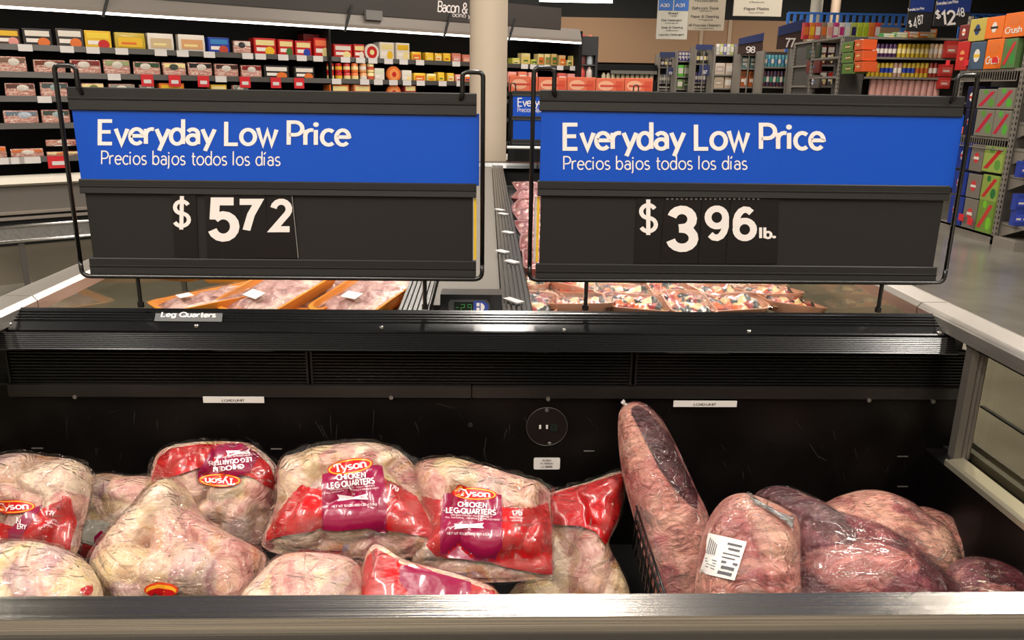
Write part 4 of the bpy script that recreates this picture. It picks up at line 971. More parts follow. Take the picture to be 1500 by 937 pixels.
# ------------------------------------------------------------------ amber trays in the left long well
AMB = mat('amber_foam', lin(236, 150, 52), .5); TMEAT = flesh_mat('tray_meat', [(.3, (124, 78, 76)), (.43, (176, 130, 124)), (.55, (204, 166, 158)), (.66, (228, 202, 184))], 12, coat=.5)
def tray(name, label, cat, W_, L_, H_, mt, mm, M, lab=True, group=None, filmm=None, lump=.02):
    r = thing(name, label, cat, M=M, group=group)
    o = roundrect(W_, L_, .035, 4); n = len(o); t = MB()
    rings = [(.82, .0), (1, H_), (1.0, H_+.003), (.93, H_+.003), (.86, .008)]
    vs = [(x*k, y*k, z) for k, z in rings for x, y in o]
    fs = [(j*n+i, j*n+(i+1) % n, (j+1)*n+(i+1) % n, (j+1)*n+i) for j in range(len(rings)-1) for i in range(n)]+[tuple(range(n))[::-1], tuple(range((len(rings)-1)*n, len(rings)*n))]
    t.add(vs, fs); t.build('tray', mt, r, smooth='auto')
    t = MB(); N_ = 14; sd = random.random()*50; vs = []
    for j in range(N_+1):
        for i in range(N_+1):
            u, v = i/N_*2-1, j/N_*2-1; e = (1-u**6)*(1-v**6)
            vs.append((u*W_*.44, v*L_*.44, H_*.55+e*(H_*.55+lump*noise.noise(Vector((u*3, v*4, sd)))+lump*.4*noise.noise(Vector((u*9, v*9, sd))))))
    fs = [(j*(N_+1)+i, j*(N_+1)+i+1, (j+1)*(N_+1)+i+1, (j+1)*(N_+1)+i) for j in range(N_) for i in range(N_)]
    t.add(vs, fs); t.build('meat', mm, r, smooth=True)
    t = MB(); vs = []
    for j in range(9):
        for i in range(9):
            u, v = i/8*2-1, j/8*2-1; e = (1-u**4)*(1-v**4); vs.append((u*W_*.5, v*L_*.5, H_+.004+e*(.016+.004*noise.noise(Vector((u*4, v*4, sd+5))))))
    t.add(vs, [(j*9+i, j*9+i+1, (j+1)*9+i+1, (j+1)*9+i) for j in range(8) for i in range(8)])
    t.build('film', filmm or FILM3, r, smooth=True)
    if lab:
        MB().box(-.03, .03, -L_*.3, -L_*.3+.04, H_+.019, H_+.0205).build('price_label', LABELW, r)
    KIDS[r.name] = list(r.children); return r
random.seed(7)
tr = [(318, 452, .925, -55, 4, 'amber tray of meat at the left end of the tray heap'),
      (372, 407, .92, 70, -4, 'amber tray lying crosswise at the back left of the tray heap'),
      (412, 437, .96, -38, 16, 'long amber tray with a white label, left of centre in the left well'),
      (482, 444, .925, -28, 6, 'amber tray low between the two trays with labels in front'),
      (548, 440, .96, -33, 14, 'amber tray with a small white label, left of the sign stem by the spine'),
      (612, 446, .93, -24, 6, 'amber tray beside the dark ribbed rail of the spine'),
      (598, 408, .92, -20, 2, 'amber tray at the back right of the heap, next to the spine'),
      (500, 408, .925, -30, 4, 'amber tray partly hidden behind the chicken price sign'),
      (440, 462, .91, -50, 0, 'amber tray half hidden behind the black ribbed rail'),
      (300, 398, .92, -30, 2, 'amber tray farther back, hidden behind the left sign but for its reflection'),
      (390, 385, .92, -20, 2, 'amber tray deeper in the left well, behind the chicken price sign'),
      (330, 372, .92, 10, 2, 'amber tray far back in the left well along its glass'),
      (470, 372, .92, 70, 2, 'amber tray far back in the left well near its middle')]
t0 = None
for k, (px, py, z, rz, tl_, lab) in enumerate(tr):
    p = onZ(px, py, z); M = Matrix.Translation(p) @ Matrix.Rotation(math.radians(rz), 4, 'Z') @ Matrix.Rotation(math.radians(tl_), 4, 'X') @ Matrix.Rotation(math.radians(4*((k % 3)-1)), 4, 'Y')
    if t0 is None: t0 = tray('meat_tray', lab, 'meat tray', .235, .36, .042, AMB, TMEAT, M, True, 'amber trays in the left well')
    else: dup(t0, M, lab, 'amber trays in the left well')
lb(MB().box(-.82, -.24, 2.0, 3.6, .86, .88), 'wire_shelf', BLACKM)
lb(MB().box(.14, .86, 2.0, 5.6, .84, .86), 'wire_shelf', BLACKM)
# kebab packs in the right long well
def veg_mat(name, cols, sc_=26):
    m = bpy.data.materials.new(name); m.use_nodes = True; nt = m.node_tree; b = nt.nodes['Principled BSDF']; N = nt.nodes.new; L = nt.links.new
    tc = N('ShaderNodeTexCoord'); v = N('ShaderNodeTexVoronoi'); v.inputs['Scale'].default_value = sc_; L(tc.outputs['Object'], v.inputs['Vector'])
    sp = N('ShaderNodeSeparateColor'); L(v.outputs['Color'], sp.inputs[0]); r = N('ShaderNodeValToRGB'); r.color_ramp.interpolation = 'CONSTANT'; cr = r.color_ramp
    cr.elements[0].color = (*lin(*cols[0]), 1); cr.elements[1].position = 1/len(cols); cr.elements[1].color = (*lin(*cols[1]), 1)
    for i, c in enumerate(cols[2:]): e = cr.elements.new((i+2)/len(cols)); e.color = (*lin(*c), 1)
    L(sp.outputs[0], r.inputs[0]); L(r.outputs[0], b.inputs['Base Color']); b.inputs['Roughness'].default_value = .4; b.inputs['Coat Weight'].default_value = .7
    return m
VEG = veg_mat('sliced_vegetables', [(160, 44, 28), (206, 164, 110), (26, 22, 20), (196, 96, 44), (140, 34, 34), (212, 180, 124), (40, 44, 40), (170, 70, 46)], 40)
PEACH = mat('peach_wrap', lin(204, 148, 118), .4, coat=.5)
kb = []
random.seed(3)
rows = [(455, 785, 1150, 6), (438, 780, 1120, 6), (424, 775, 1105, 6), (413, 775, 1095, 6)]
k = 0
kt = None
for ri, (py, xa, xb, n) in enumerate(rows):
    for i in range(n):
        px = lerp(xa, xb, i/(n-1))+random.uniform(-6, 6); z = .925+random.uniform(-.01, .015)
        p = onZ(px, py, z)
        M = Matrix.Translation(p) @ Matrix.Rotation(random.uniform(-.4, .4)+(1.57 if (k % 3) else 0), 4, 'Z') @ Matrix.Rotation(random.uniform(-.15, .2), 4, 'X') @ Matrix.Rotation(random.uniform(-.12, .12), 4, 'Y')
        lab = 'tray of sliced meat and peppers, %s from the spine, %s row behind the rail' % (ORD[i], ORD[ri])
        if kt is None: kt = tray('fajita_tray', lab, 'meat tray', .15, .21, .03, PEACH, VEG, M, False, 'fajita trays in the right well', lump=.025)
        else: dup(kt, M, lab, 'fajita trays in the right well')
        k += 1
# pink cuts beyond them, along the spine
PB = flesh_mat('pack_beef', [(.3, (90, 24, 36)), (.48, (150, 60, 66)), (.56, (190, 110, 106)), (.66, (232, 196, 184))], 16, (1, 2, 1), coat=.5)
pk = None
for i, (px, py) in enumerate(((776, 392), (774, 368), (772, 345), (770, 325), (768, 308), (766, 293), (764, 281), (775, 281), (786, 292))):
    p = onZ(px+8, py, .97); p.x = max(p.x, .22)
    M = Matrix.Translation(p) @ Matrix.Rotation(random.uniform(-.3, .3), 4, 'Z') @ Matrix.Rotation(.1, 4, 'X')
    lab = 'wrapped marbled beef pack beside the ribbed spine, %s from the front' % ORD[i]
    if pk is None: pk = tray('beef_pack', lab, 'meat pack', .17, .26, .035, mat('pack_tray_rose', lin(150, 84, 84), .4, coat=.5), PB, M, False, 'beef packs along the spine', lump=.03)
    else: dup(pk, M, lab, 'beef packs along the spine')
lb(MB().box(.14, .6, 3.2, 5.8, .88, .94), 'raised_deck', BLACKM)
# white tube along the end of the long case
lb(MB().cyl((x30-.02, 5.80, onY(760, 216, 5.8).z), .011, 1.0, 10, 'x'), 'white_tube', mat('white_tube', (.8, .8, .78), .3), smooth='auto')

# ------------------------------------------------------------------ wall case on the left (angled)
AL = math.radians(36); Q0 = Vector((-1.5, 8.3, 0)); DX = Vector((math.cos(AL), math.sin(AL), 0)); DN = Vector((-math.sin(AL), math.cos(AL), 0))
WMAT = Matrix.Translation(Q0) @ Matrix.Rotation(AL, 4, 'Z')
def sz(px, py, dep=0.):
    """photo point -> (s, z) on the plane lying dep behind the case front"""
    d = ray(px, py); O = Q0+DN*dep; t_ = (O-CO).dot(DN)/d.dot(DN); p = CO+d*t_
    return (p-Q0).dot(DX), p.z
wc = thing('wall_display_case', 'tall black multi-shelf refrigerated wall case under the dark header', 'display case', M=WMAT)
S0 = sz(-60, 100)[0]; S1 = sz(847, 62)[0]
def wb(mb, name, m, **k): return mb.build(name, m, wc, **k)
zc = 2.15
zg = sz(690, 33, -.06)[1]
wb(MB().box(S0, S1, .0, .95, 0.1, .42), 'lower_body', BLACKM)
wb(MB().box(S0, S1, .75, .95, .4, 2.9), 'back_wall', mat('case_back', (.006, .006, .006), .6))
wb(MB().box(S0, S1, -.02, .95, zc+.04, zg-.005), 'canopy_body', BLACKM)
# light grey sloping canopy face, bright lamp strip below
zg = sz(690, 33, -.06)[1]
wb(MB().prism([(-.06, zc+.03), (-.02, zg+.02), (.02, zg+.02), (.02, zc+.03)], S0, S1, 'x'), 'canopy_face', mat('canopy_grey', lin(120, 112, 104), .5, .2))
wb(MB().prism([(-.062, zc+.0), (-.062, zc+.03), (.02, zc+.03), (.02, zc+.0)], S0, S1, 'x'), 'canopy_lip', GREY)
wb(MB().box(S0, S1, -.058, -.035, zc-.018, zc+.004), 'lamp_strip', mat('strip_light', (.9, .9, .85), .5, emit=(1, .93, .82), es=6))
for px in (157, 510, 655, 750):
    s_, z_ = sz(px, 20 if px > 300 else 5, -.06); z_ = (zc+zg)/2+.02
    o = wb(MB().box(-.012, .012, -.01, .0, -.13, .13), 'canopy_sticker', INK); o.location = (s_, -.056, z_); o.rotation_euler = (0, .35, 0)
# header sign
hs = thing('header_sign', 'dark grey header board with white bacon and sausage lettering above the wall case', 'sign', M=WMAT @ Matrix.Translation((0, -.035, zg)))
HS1 = sz(822, 30, -.035)[0]
MB().box(S0, HS1, 0, .08, 0, sz(760, 6, -.035)[1]-zg).build('board', mat('header_dark', lin(62, 57, 54), .5), hs)
t = MB(); hp = lambda u, v: Vector((sz(u, v, -.038)[0], -.003, sz(u, v, -.038)[1]-zg))
text_on(t, 'Bacon & Sausage', rect_px(641, 4, 733, 25, hp, ang=.07), off=.012); text_on(t, 'Tocino y Salchicha', rect_px(658, 19.5, 726, 28.5, hp, ang=.07), off=0)
t.build('lettering', WHITE, hs)
bx = sz(547, 22, -.035)
MB().box(bx[0]-.1, bx[0]+.08, -.04, 0, bx[1]-zg-.05, bx[1]-zg+.04).build('camera_box', mat('box_grey', (.2, .19, .18), .5), hs)
# bumper, kick
zb1, zb0 = sz(50, 256, -.05)[1], sz(50, 271, -.05)[1]
wb(MB().prism([(-.03, zb1), (-.09, zb1-.015), (-.1, zb0+.02), (-.06, zb0), (0, zb0), (0, zb1)], S0, S1, 'x'), 'bumper', mat('bumper_cream', lin(226, 216, 200), .4, .1))
zk1 = sz(50, 308, -.05)[1]
wb(MB().box(S0, S1, -.03, .05, zk1, zb0), 'front_panel', mat('lower_panel_grey', lin(112, 105, 98), .5))
for k in range(2):
    zq = zk1-.02-.045*k
    wb(MB().prism([(-.03, zq+.02), (-.05, zq+.012), (-.05, zq-.004), (-.03, zq-.01)], S0, S1, 'x'), 'ridge', GREY)
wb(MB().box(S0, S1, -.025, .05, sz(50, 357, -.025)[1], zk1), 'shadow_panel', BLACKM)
wb(MB().box(S0, S1, -.02, .05, .0, sz(50, 357, -.025)[1]), 'lower_kick', mat('kick_steel', lin(136, 128, 114), .3, .5))
wb(MB().box(S0, S1, .02, .9, 0, .1), 'kick_plate', BLACKM)
# floor bumper in front with diamond plate
fb = thing('floor_bumper', 'low diamond plate steel guard rail on the floor before the wall case', 'guard rail', M=WMAT @ Matrix.Translation((0, -.35, 0)))
sA, sB = sz(-40, 335, -.35)[0], sz(140, 330, -.35)[0]+1.5
zf1, zf0 = sz(60, 328, -.35)[1], sz(60, 350, -.35)[1]
MB().box(sA, sB, -.01, .02, max(.02, zf0), zf1).build('plate', mat('diamond_plate', (.42, .41, .4), .35, .8), fb)
t = MB(); rr_ = random.Random(1)
nh = 4
for i in range(int((sB-sA)/.05)):
    for j in range(nh):
        x = sA+i*.05+(.025 if j % 2 else 0); z = zf0+(zf1-zf0)*(j+.5)/nh; s_ = .014 if (i+j) % 2 else -.014
        t.add([(x-.014, -.011, z-s_), (x+.014, -.011, z+s_), (x+.012, -.016, z+s_+.004), (x-.012, -.016, z-s_+.004)], [(0, 1, 2, 3)])
t.build('tread_bump', mat('tread', (.6, .58, .55), .3, .9), fb, kind='stuff')
t = MB().tube([(sA, -.015, zf1), (sB, -.015, zf1)], .012, 8).tube([(sA, -.015, zf0), (sB, -.015, zf0)], .012, 8); t.build('edge_rail', SCREW, fb, smooth=True)
for i in range(8): MB().box(sA+.3+i*.9-.02, sA+.3+i*.9+.02, -.005, .015, 0, max(.03, zf0)).build('foot', DGREY, fb)
# shelves
SHELF = [(((0, 73), (375, 85)), .06), (((0, 114), (375, 119)), .02), (((0, 149), (90, 149)), -.0), (((0, 189), (90, 188)), -.03), (((0, 236), (90, 239)), -.05)]
zs = []
for (a, b), dep in SHELF:
    z = (sz(a[0], a[1], dep)[1]+sz(b[0], b[1], dep)[1])/2; zs.append(z)
SD = [x[1] for x in SHELF]
mold = mat('tag_moulding', lin(74, 70, 66), .35, .4)
for k, z in enumerate(zs):
    o = wb(MB().box(S0, S1, SD[k], .75, z, z+.018), 'shelf', BLACKM)
    MB().prism([(SD[k]-.012, z+.0), (SD[k]-.004, z+.045), (SD[k], z+.045), (SD[k], z)], S0, S1, 'x').build('price_moulding', mold, o)
ux = S1+.0
wb(MB().box(S1, S1+.05, -.02, .95, 0.1, zg), 'end_wall', BLACKM)
for px in (486,):
    s_ = sz(px, 90)[0]; wb(MB().box(s_-.01, s_+.01, .02, .75, .42, zc), 'divider', BLACKM)
# packs
def colmat(c, coat=.4): 
    return mat('pack_%d_%d_%d' % c, lin(*c), .4, coat=coat)
BACON = flesh_mat('sliced_bacon', [(.3, (176, 76, 70)), (.45, (226, 140, 126)), (.56, (244, 200, 180)), (.7, (250, 232, 214))], 5, (5, 5, 16), coat=.6)
def softbox(mb, w_, d_, h, puff=.012, n=6):
    """pillow-fronted pack, front at y=0 facing -y, centred in x, from z=0"""
    vs = []; fs = []
    for j in range(n+1):
        for i in range(n+1):
            u, v = i/n*2-1, j/n*2-1; e = (1-u**4)*(1-v**4); vs.append((u*w_/2*(1-.03*abs(v)), -puff*e, h*(j/n)))
    fs = [(j*(n+1)+i, j*(n+1)+i+1, (j+1)*(n+1)+i+1, (j+1)*(n+1)+i) for j in range(n) for i in range(n)]
    mb.add(vs, fs)
    e = w_/2; mb.add([(-e*.97, 0, 0), (e*.97, 0, 0), (e*.97, d_, 0), (-e*.97, d_, 0), (-e*.97, 0, h), (e*.97, 0, h), (e*.94, d_, h), (-e*.94, d_, h)],
                     [(0, 3, 2, 1), (4, 5, 6, 7), (1, 2, 6, 5), (0, 4, 7, 3), (3, 7, 6, 2)])
    return mb
def disc(x, y, z, rx, rz_, n=16):
    mb = MB(); mb.add([(x, y, z)]+[(x+rx*math.cos(2*math.pi*k/n), y, z+rz_*math.sin(2*math.pi*k/n)) for k in range(n)], [(0, 1+k, 1+(k+1) % n) for k in range(n)]); return mb
def quad(x0, x1, y, z0, z1):
    mb = MB(); mb.add([(x0, y, z0), (x1, y, z0), (x1, y, z1), (x0, y, z1)], [(0, 1, 2, 3)]); return mb
def pack(kind, label, cat, s_, dep, z, w_, h, c1, c2, c3, shelfname, M0=None, grp=None):
    M = (M0 or WMAT) @ Matrix.Translation((s_, dep, z)) @ Matrix.Rotation(rnd.uniform(-.05, .05), 4, 'Z')
    r = thing(kind, label, cat, M=M, group=grp)
    y = -.0145
    if kind == 'bacon_pack':
        softbox(MB(), w_, .05, h).build('slices', BACON, r, smooth='auto')
        quad(-w_*.46, w_*.46, y, h*.68, h*.95).build('header_print', colmat(c1), r)
        disc(w_*rnd.uniform(-.1, .12), y-.001, h*.72, w_*.2, h*.2).build('brand_oval', colmat(c2), r)
        quad(-w_*.25, w_*.3, y-.001, h*.04, h*.2).build('window_label', colmat(c3), r)
        o = MB(); softbox(o, w_*1.04, .052, h*1.03, .018); o.build('film', FILM, r, smooth='auto')
    elif kind == 'carton':
        MB().box(-w_/2, w_/2, 0, .14, 0, h).build('box', colmat(c1), r, bevel=.003)
        quad(-w_*.42, w_*.42, -.001, h*.62, h*.9).build('title_print', colmat(c2), r)
        quad(-w_*.4, w_*.1, -.001, h*.3, h*.5).build('text_print', colmat((240, 230, 220)), r)
        disc(w_*.2, -.002, h*.32, w_*.22, h*.24).build('food_picture', colmat(c3), r)
    elif kind == 'can':
        rr = w_/2; MB().lathe((0, rr, 0), [(rr*.85, 0), (rr, h*.05), (rr, h*.92), (rr*.86, h), (rr*.8, h*.98)], 14).build('body', colmat(c1), r, smooth='auto')
        MB().lathe((0, rr, h*.3), [(rr*1.01, 0), (rr*1.01, h*.35)], 14).build('label_band', colmat(c2), r, smooth='auto')
    elif kind == 'round_pack':
        t = MB().cyl((0, 0, h/2), h/2, .03, 24, 'y'); t.build('body', colmat(c1), r, smooth='auto')
        disc(0, -.001, h/2, h*.36, h*.36, 20).build('label_disc', colmat(c2), r); disc(0, -.002, h*.5, h*.16, h*.16, 16).build('centre_print', colmat(c3), r)
    else:                                                  # tub or pouch
        softbox(MB(), w_, .08, h, .008).build('body', colmat(c1), r, smooth='auto')
        quad(-w_*.4, w_*.4, -.0095, h*.25, h*.75).build('front_print', colmat(c2), r)
        quad(-w_*.3, w_*.2, -.0105, h*.38, h*.5).build('text_print', colmat(c3), r)
    KIDS[r.name] = list(r.children); return r
BK = (30, 26, 26); WH = (228, 218, 206); RD = (196, 30, 30); YL = (232, 184, 40); CR = (236, 216, 150); GR = (70, 110, 50); OR = (222, 112, 44); PK = (226, 150, 140); BL = (36, 60, 160); DG = (60, 52, 50)
row1 = [(-8, 28, 42, 'carton', (70, 40, 34), YL, PK, 'brown patty box'), (31, 75, 42, 'carton', BK, WH, OR, 'black box with orange food picture'), (80, 121, 42, 'carton', DG, WH, OR, 'charcoal box with a burger picture'),
        (122, 162, 45, 'carton', YL, (240, 206, 60), RD, 'bright yellow box'), (166, 212, 48, 'pouch', (196, 168, 50), YL, OR, 'yellow green pouch'), (214, 254, 49, 'pouch', WH, (206, 180, 140), CR, 'clear pouch of pale rolls'),
        (259, 300, 51, 'pouch', WH, (216, 160, 110), CR, 'clear pouch of tan rolls'), (304, 336, 55, 'carton', BL, (60, 130, 190), (190, 70, 50), 'blue box with round picture'), (341, 367, 60, 'bacon_pack', WH, BK, WH, 'black and white meat pack'),
        (371, 404, 56, 'carton', RD, CR, YL, 'red box with yellow print'), (407, 430, 58, 'carton', RD, CR, GR, 'red box with green print'), (432, 456, 60, 'carton', RD, CR, BL, 'red box with blue print'), (459, 483, 56, 'carton', RD, (240, 120, 80), CR, 'taller red box'),
        (488, 516, 65, 'carton', RD, WH, CR, 'red and white box'), (518, 534, 65, 'carton', RD, CR, WH, 'narrow red and cream box'), (536, 553, 64, 'round_pack', WH, RD, CR, 'white round pack'), (556, 577, 62, 'carton', WH, CR, YL, 'white box with yellow food pictures'),
        (580, 600, 63, 'carton', WH, YL, CR, 'white carton of breakfast patties'), (603, 617, 76, 'pouch', YL, OR, CR, 'yellow and brown pouch'), (623, 635, 77, 'pouch', YL, (240, 200, 50), CR, 'yellow pouch'), (637, 647, 78, 'pouch', YL, CR, OR, 'yellow pouch with cream print'),
        (649, 660, 78, 'pouch', YL, (240, 200, 50), RD, 'yellow pouch with red print'), (662, 675, 78, 'pouch', (206, 120, 96), PK, WH, 'pink sausage pouch'), (677, 689, 80, 'pouch', (200, 110, 80), PK, CR, 'brown sausage pouch'),
        (750, 762, 85, 'pouch', (200, 196, 80), CR, GR, 'lime pouch'), (764, 777, 78, 'pouch', CR, (226, 200, 110), GR, 'cream pouch'), (778, 786, 87, 'pouch', (190, 190, 70), GR, CR, 'small green pouch'), (788, 797, 79, 'pouch', CR, OR, GR, 'cream packet with orange print'),
        (798, 806, 79, 'pouch', CR, (120, 140, 80), OR, 'cream packet with green print'), (808, 816, 79, 'pouch', (210, 180, 110), GR, OR, 'tan packet'), (819, 829, 81, 'pouch', (220, 180, 120), OR, CR, 'orange tan packet'), (831, 837, 88, 'pouch', CR, GR, CR, 'little cream packet'), (838, 846, 82, 'pouch', (226, 206, 120), OR, CR, 'pale yellow packet')]
row2 = [(-6, 38, 83, 'bacon_pack', (120, 90, 70), WH, WH, 'bacon pack with brown band'), (47, 95, 88, 'bacon_pack', (110, 50, 30), WH, (210, 120, 100), 'bacon pack with dark red band'), (101, 147, 88, 'bacon_pack', (120, 30, 30), WH, WH, 'bacon pack with red band and tilted oval'),
        (150, 190, 88, 'bacon_pack', (150, 160, 110), WH, WH, 'bacon pack with pale green band'), (194, 234, 91, 'bacon_pack', (40, 70, 40), WH, WH, 'bacon pack with dark green band'), (237, 272, 92, 'bacon_pack', CR, (60, 70, 60), WH, 'bacon pack with cream band and dark oval'),
        (274, 310, 92, 'bacon_pack', BK, WH, WH, 'bacon pack with black band'), (313, 349, 94, 'bacon_pack', (60, 30, 26), WH, WH, 'bacon pack with brown black band'), (352, 383, 96, 'bacon_pack', (130, 20, 26), WH, WH, 'bacon pack with white swoosh'),
        (386, 423, 96, 'carton', BK, WH, OR, 'black meatball box'), (430, 461, 98, 'carton', BK, WH, OR, 'second black meatball box'),
        (549, 563, 100, 'carton', WH, (214, 220, 190), WH, 'white cheese block'), (567, 587, 97, 'round_pack', OR, (236, 150, 80), RD, 'round orange snack tray'), (589, 603, 103, 'carton', WH, (230, 224, 210), CR, 'white block with plain face'),
        (606, 623, 107, 'pouch', YL, OR, CR, 'yellow snack pouch'), (625, 639, 108, 'pouch', CR, YL, OR, 'cream snack pouch'), (641, 651, 106, 'pouch', YL, (240, 200, 60), GR, 'bright yellow pouch'), (655, 665, 107, 'pouch', YL, CR, OR, 'yellow cheese pouch'), (667, 677, 109, 'pouch', PK, WH, RD, 'pink snack pouch'), (679, 690, 109, 'pouch', WH, OR, BL, 'white snack pouch'),
        (744, 757, 105, 'pouch', PK, OR, WH, 'pink meat pouch'), (759, 772, 105, 'pouch', (220, 120, 90), WH, RD, 'orange pink meat pouch'), (774, 788, 106, 'pouch', PK, WH, RD, 'pale pink meat pouch'), (817, 830, 107, 'pouch', (200, 90, 80), WH, PK, 'rosy meat pouch'), (832, 845, 108, 'pouch', PK, (230, 180, 150), RD, 'pink meat pouch at the case end')]
row3 = [(-45, -2, 122, 'bacon_pack', WH, CR, WH, 'bacon pack'), (5, 51, 122, 'bacon_pack', (90, 50, 40), WH, (150, 60, 60), 'bacon pack with a white oval on top'), (57, 100, 121, 'bacon_pack', (70, 80, 80), (150, 170, 170), PK, 'bacon pack with grey green band'),
        (118, 152, 122, 'bacon_pack', CR, (120, 120, 60), WH, 'olive banded bacon pack peeking over the sign'), (158, 198, 123, 'bacon_pack', (140, 140, 130), WH, WH, 'grey banded bacon pack peeking over the sign'), (204, 226, 124, 'bacon_pack', (150, 150, 146), WH, WH, 'narrow grey bacon pack peeking over the sign'),
        (232, 270, 122, 'carton', OR, YL, RD, 'orange box peeking over the sign'), (308, 332, 124, 'carton', YL, CR, BL, 'yellow box peeking over the sign'), (340, 364, 125, 'bacon_pack', (120, 130, 120), WH, WH, 'greenish bacon pack peeking over the sign'),
        (482, 512, 124, 'carton', OR, CR, OR, 'second orange box over the sign'), (518, 543, 124, 'carton', (220, 130, 80), CR, OR, 'tan orange box peeking over the sign'), (566, 588, 124, 'round_pack', OR, (230, 150, 90), RD, 'round orange tray peeking over the sign'), (592, 610, 124, 'carton', (150, 40, 40), CR, OR, 'dark red box peeking over the sign')]
row4 = [(-50, -2, 163, 'bacon_pack', WH, BL, WH, 'bacon pack'), (3, 56, 162, 'bacon_pack', (110, 120, 130), (190, 200, 214), WH, 'bacon pack with pale blue oval'), (59, 102, 161, 'bacon_pack', (60, 70, 60), (170, 190, 190), WH, 'bacon pack with grey oval')]
row5 = [(-30, 9, 215, 'bacon_pack', OR, WH, WH, 'orange meat pack'), (14, 64, 218, 'bacon_pack', (206, 110, 60), WH, WH, 'meat pack with orange label'), (67, 116, 222, 'bacon_pack', CR, OR, WH, 'meat pack with cream label'), (66, 112, 206, 'bacon_pack', (200, 140, 120), WH, WH, 'meat pack laid on the cream labelled one')]
SN = ['top shelf', 'second shelf', 'third shelf', 'fourth shelf', 'bottom deck']
for k, row in enumerate((row1, row2, row3, row4, row5)):
    dep = SD[k]+.025
    for i, (x0, x1, yt, kind, c1, c2, c3, look) in enumerate(row):
        s0_, s1_ = sz(x0, yt, dep)[0], sz(x1, yt, dep)[0]; zt_ = sz((x0+x1)/2, yt, dep)[1]; zb_ = zs[k]+.019
        if k == 4 and i == 3: zb_ = zs[4]+.019+.10; dep = SD[4]+.03
        h = max(.05, zt_-zb_)
        cat = {'bacon_pack': 'meat pack', 'carton': 'box', 'round_pack': 'snack tray', 'pouch': 'pouch'}[kind]
        lab = '%s, %s from left, %s of wall case' % (look, ORD[i], SN[k])
        pack(kind, lab, cat, (s0_+s1_)/2, dep, zb_, (s1_-s0_)*.96, h, c1, c2, c3, SN[k])
# dark red box standing behind the red cartons
s0_, s1_ = sz(447, 50, .2)[0], sz(483, 50, .2)[0]
pack('carton', 'dark red box pushed back behind the taller red box on the top shelf', 'box', (s0_+s1_)/2, .24, zs[0]+.019, s1_-s0_, sz(460, 50, .24)[1]-zs[0]-.02, (120, 16, 20), (150, 30, 30), (110, 14, 16), '')
# stacked canisters
for i, x0 in enumerate((481, 493, 505, 517, 529, 540)):
    for j in range(2):
        dep = SD[1]+.03; s_ = sz(x0+5, 105, dep)[0]; w_ = (sz(x0+9.5, 105, dep)[0]-sz(x0, 105, dep)[0]); hh = (sz(x0, 92, dep)[1]-zs[1]-.02)/2
        pack('can', '%s snack canister, %s of the %s stack on the wall case second shelf' % (('red and gold', 'red and gold', 'red and cream', 'orange and cream', 'orange and cream', 'cream and red')[i], ('bottom', 'top')[j], ORD[i]), 'canister', s_, dep, zs[1]+.019+j*hh, w_, hh*.98, (RD, RD, RD, OR, (220, 150, 90), CR)[i], (CR, YL, CR, CR, WH, (200, 80, 50))[i], WH, '')
# price tags on the mouldings
for k, lst in enumerate(([(37, 0), (98, 0), (136, 0), (178, 0), (235, 0), (267, 0), (306, 0), (362, 0), (381, 0), (414, 0), (441, 0), (465, 0), (505, 0), (527, 0), (545, 0), (568, 0), (590, 0), (614, 0), (667, 0), (767, 0), (780, 0), (800, 0), (819, 0), (838, 0)],
                         [(167, 0), (215, 1), (255, 1), (297, 1), (323, 0), (358, 1), (403, 1), (437, 1), (492, 0), (533, 0), (553, 0), (575, 0), (595, 0), (615, 0), (647, 0), (673, 0)], [(65, 0)], [], [(0, 0), (20, 0), (44, 0), (85, 1)])):
    for px, red in lst:
        yp = {0: 73+px*.034, 1: 115+px*.011, 2: 148, 4: 239}[k]
        s_ = sz(px, yp, SD[k])[0]; hw = .05 if k < 3 else .075
        o = wb(MB().box(-hw, hw, -.003, 0, -.03 if not red else -.075, .022), 'price_tag', colmat((206, 40, 46)) if red else LABELW)
        o.location = (s_, SD[k]-.016, zs[k]+.022)
        if red:
            MB().box(-hw*.6, hw*.6, -.005, -.003, -.05, -.02).build('tag_print', LABELW, o)

# black upright cooler at the end of the wall case
p = onZ(862, 100, 1.6); YC = 10.45
a, b = onY(848, 53, YC), onY(877, 57, YC)
uc = thing('bottle_cooler', 'narrow black upright cooler with lit bottles at the end of the wall case', 'cooler', loc=((a.x+b.x)/2, YC, 0))
W2 = (b.x-a.x)/2
MB().box(-W2, W2, .1, .5, 0, a.z).box(-W2, -W2+.03, 0, .1, 0, a.z).box(W2-.03, W2, 0, .1, 0, a.z).box(-W2+.03, W2-.03, 0, .1, a.z-.22, a.z).build('body', mat('cooler_black', (.018, .02, .024), .4), uc)
for j in range(3):
    for i in range(2):
        c = [(206, 70, 60), (220, 200, 190), (120, 60, 60), (190, 200, 206), (200, 60, 60), (210, 120, 90)][j*2+i]
        MB().lathe((-W2*.25+i*.09-.03, .07, 1.72+j*.19), [(.036, 0), (.04, .02), (.04, .11), (.022, .14), (.02, .165)], 10).build('bottle', colmat(c), uc, smooth='auto')
    MB().box(-W2+.03, W2-.03, .02, .1, 1.705+j*.19, 1.72+j*.19).build('shelf', DGREY, uc)

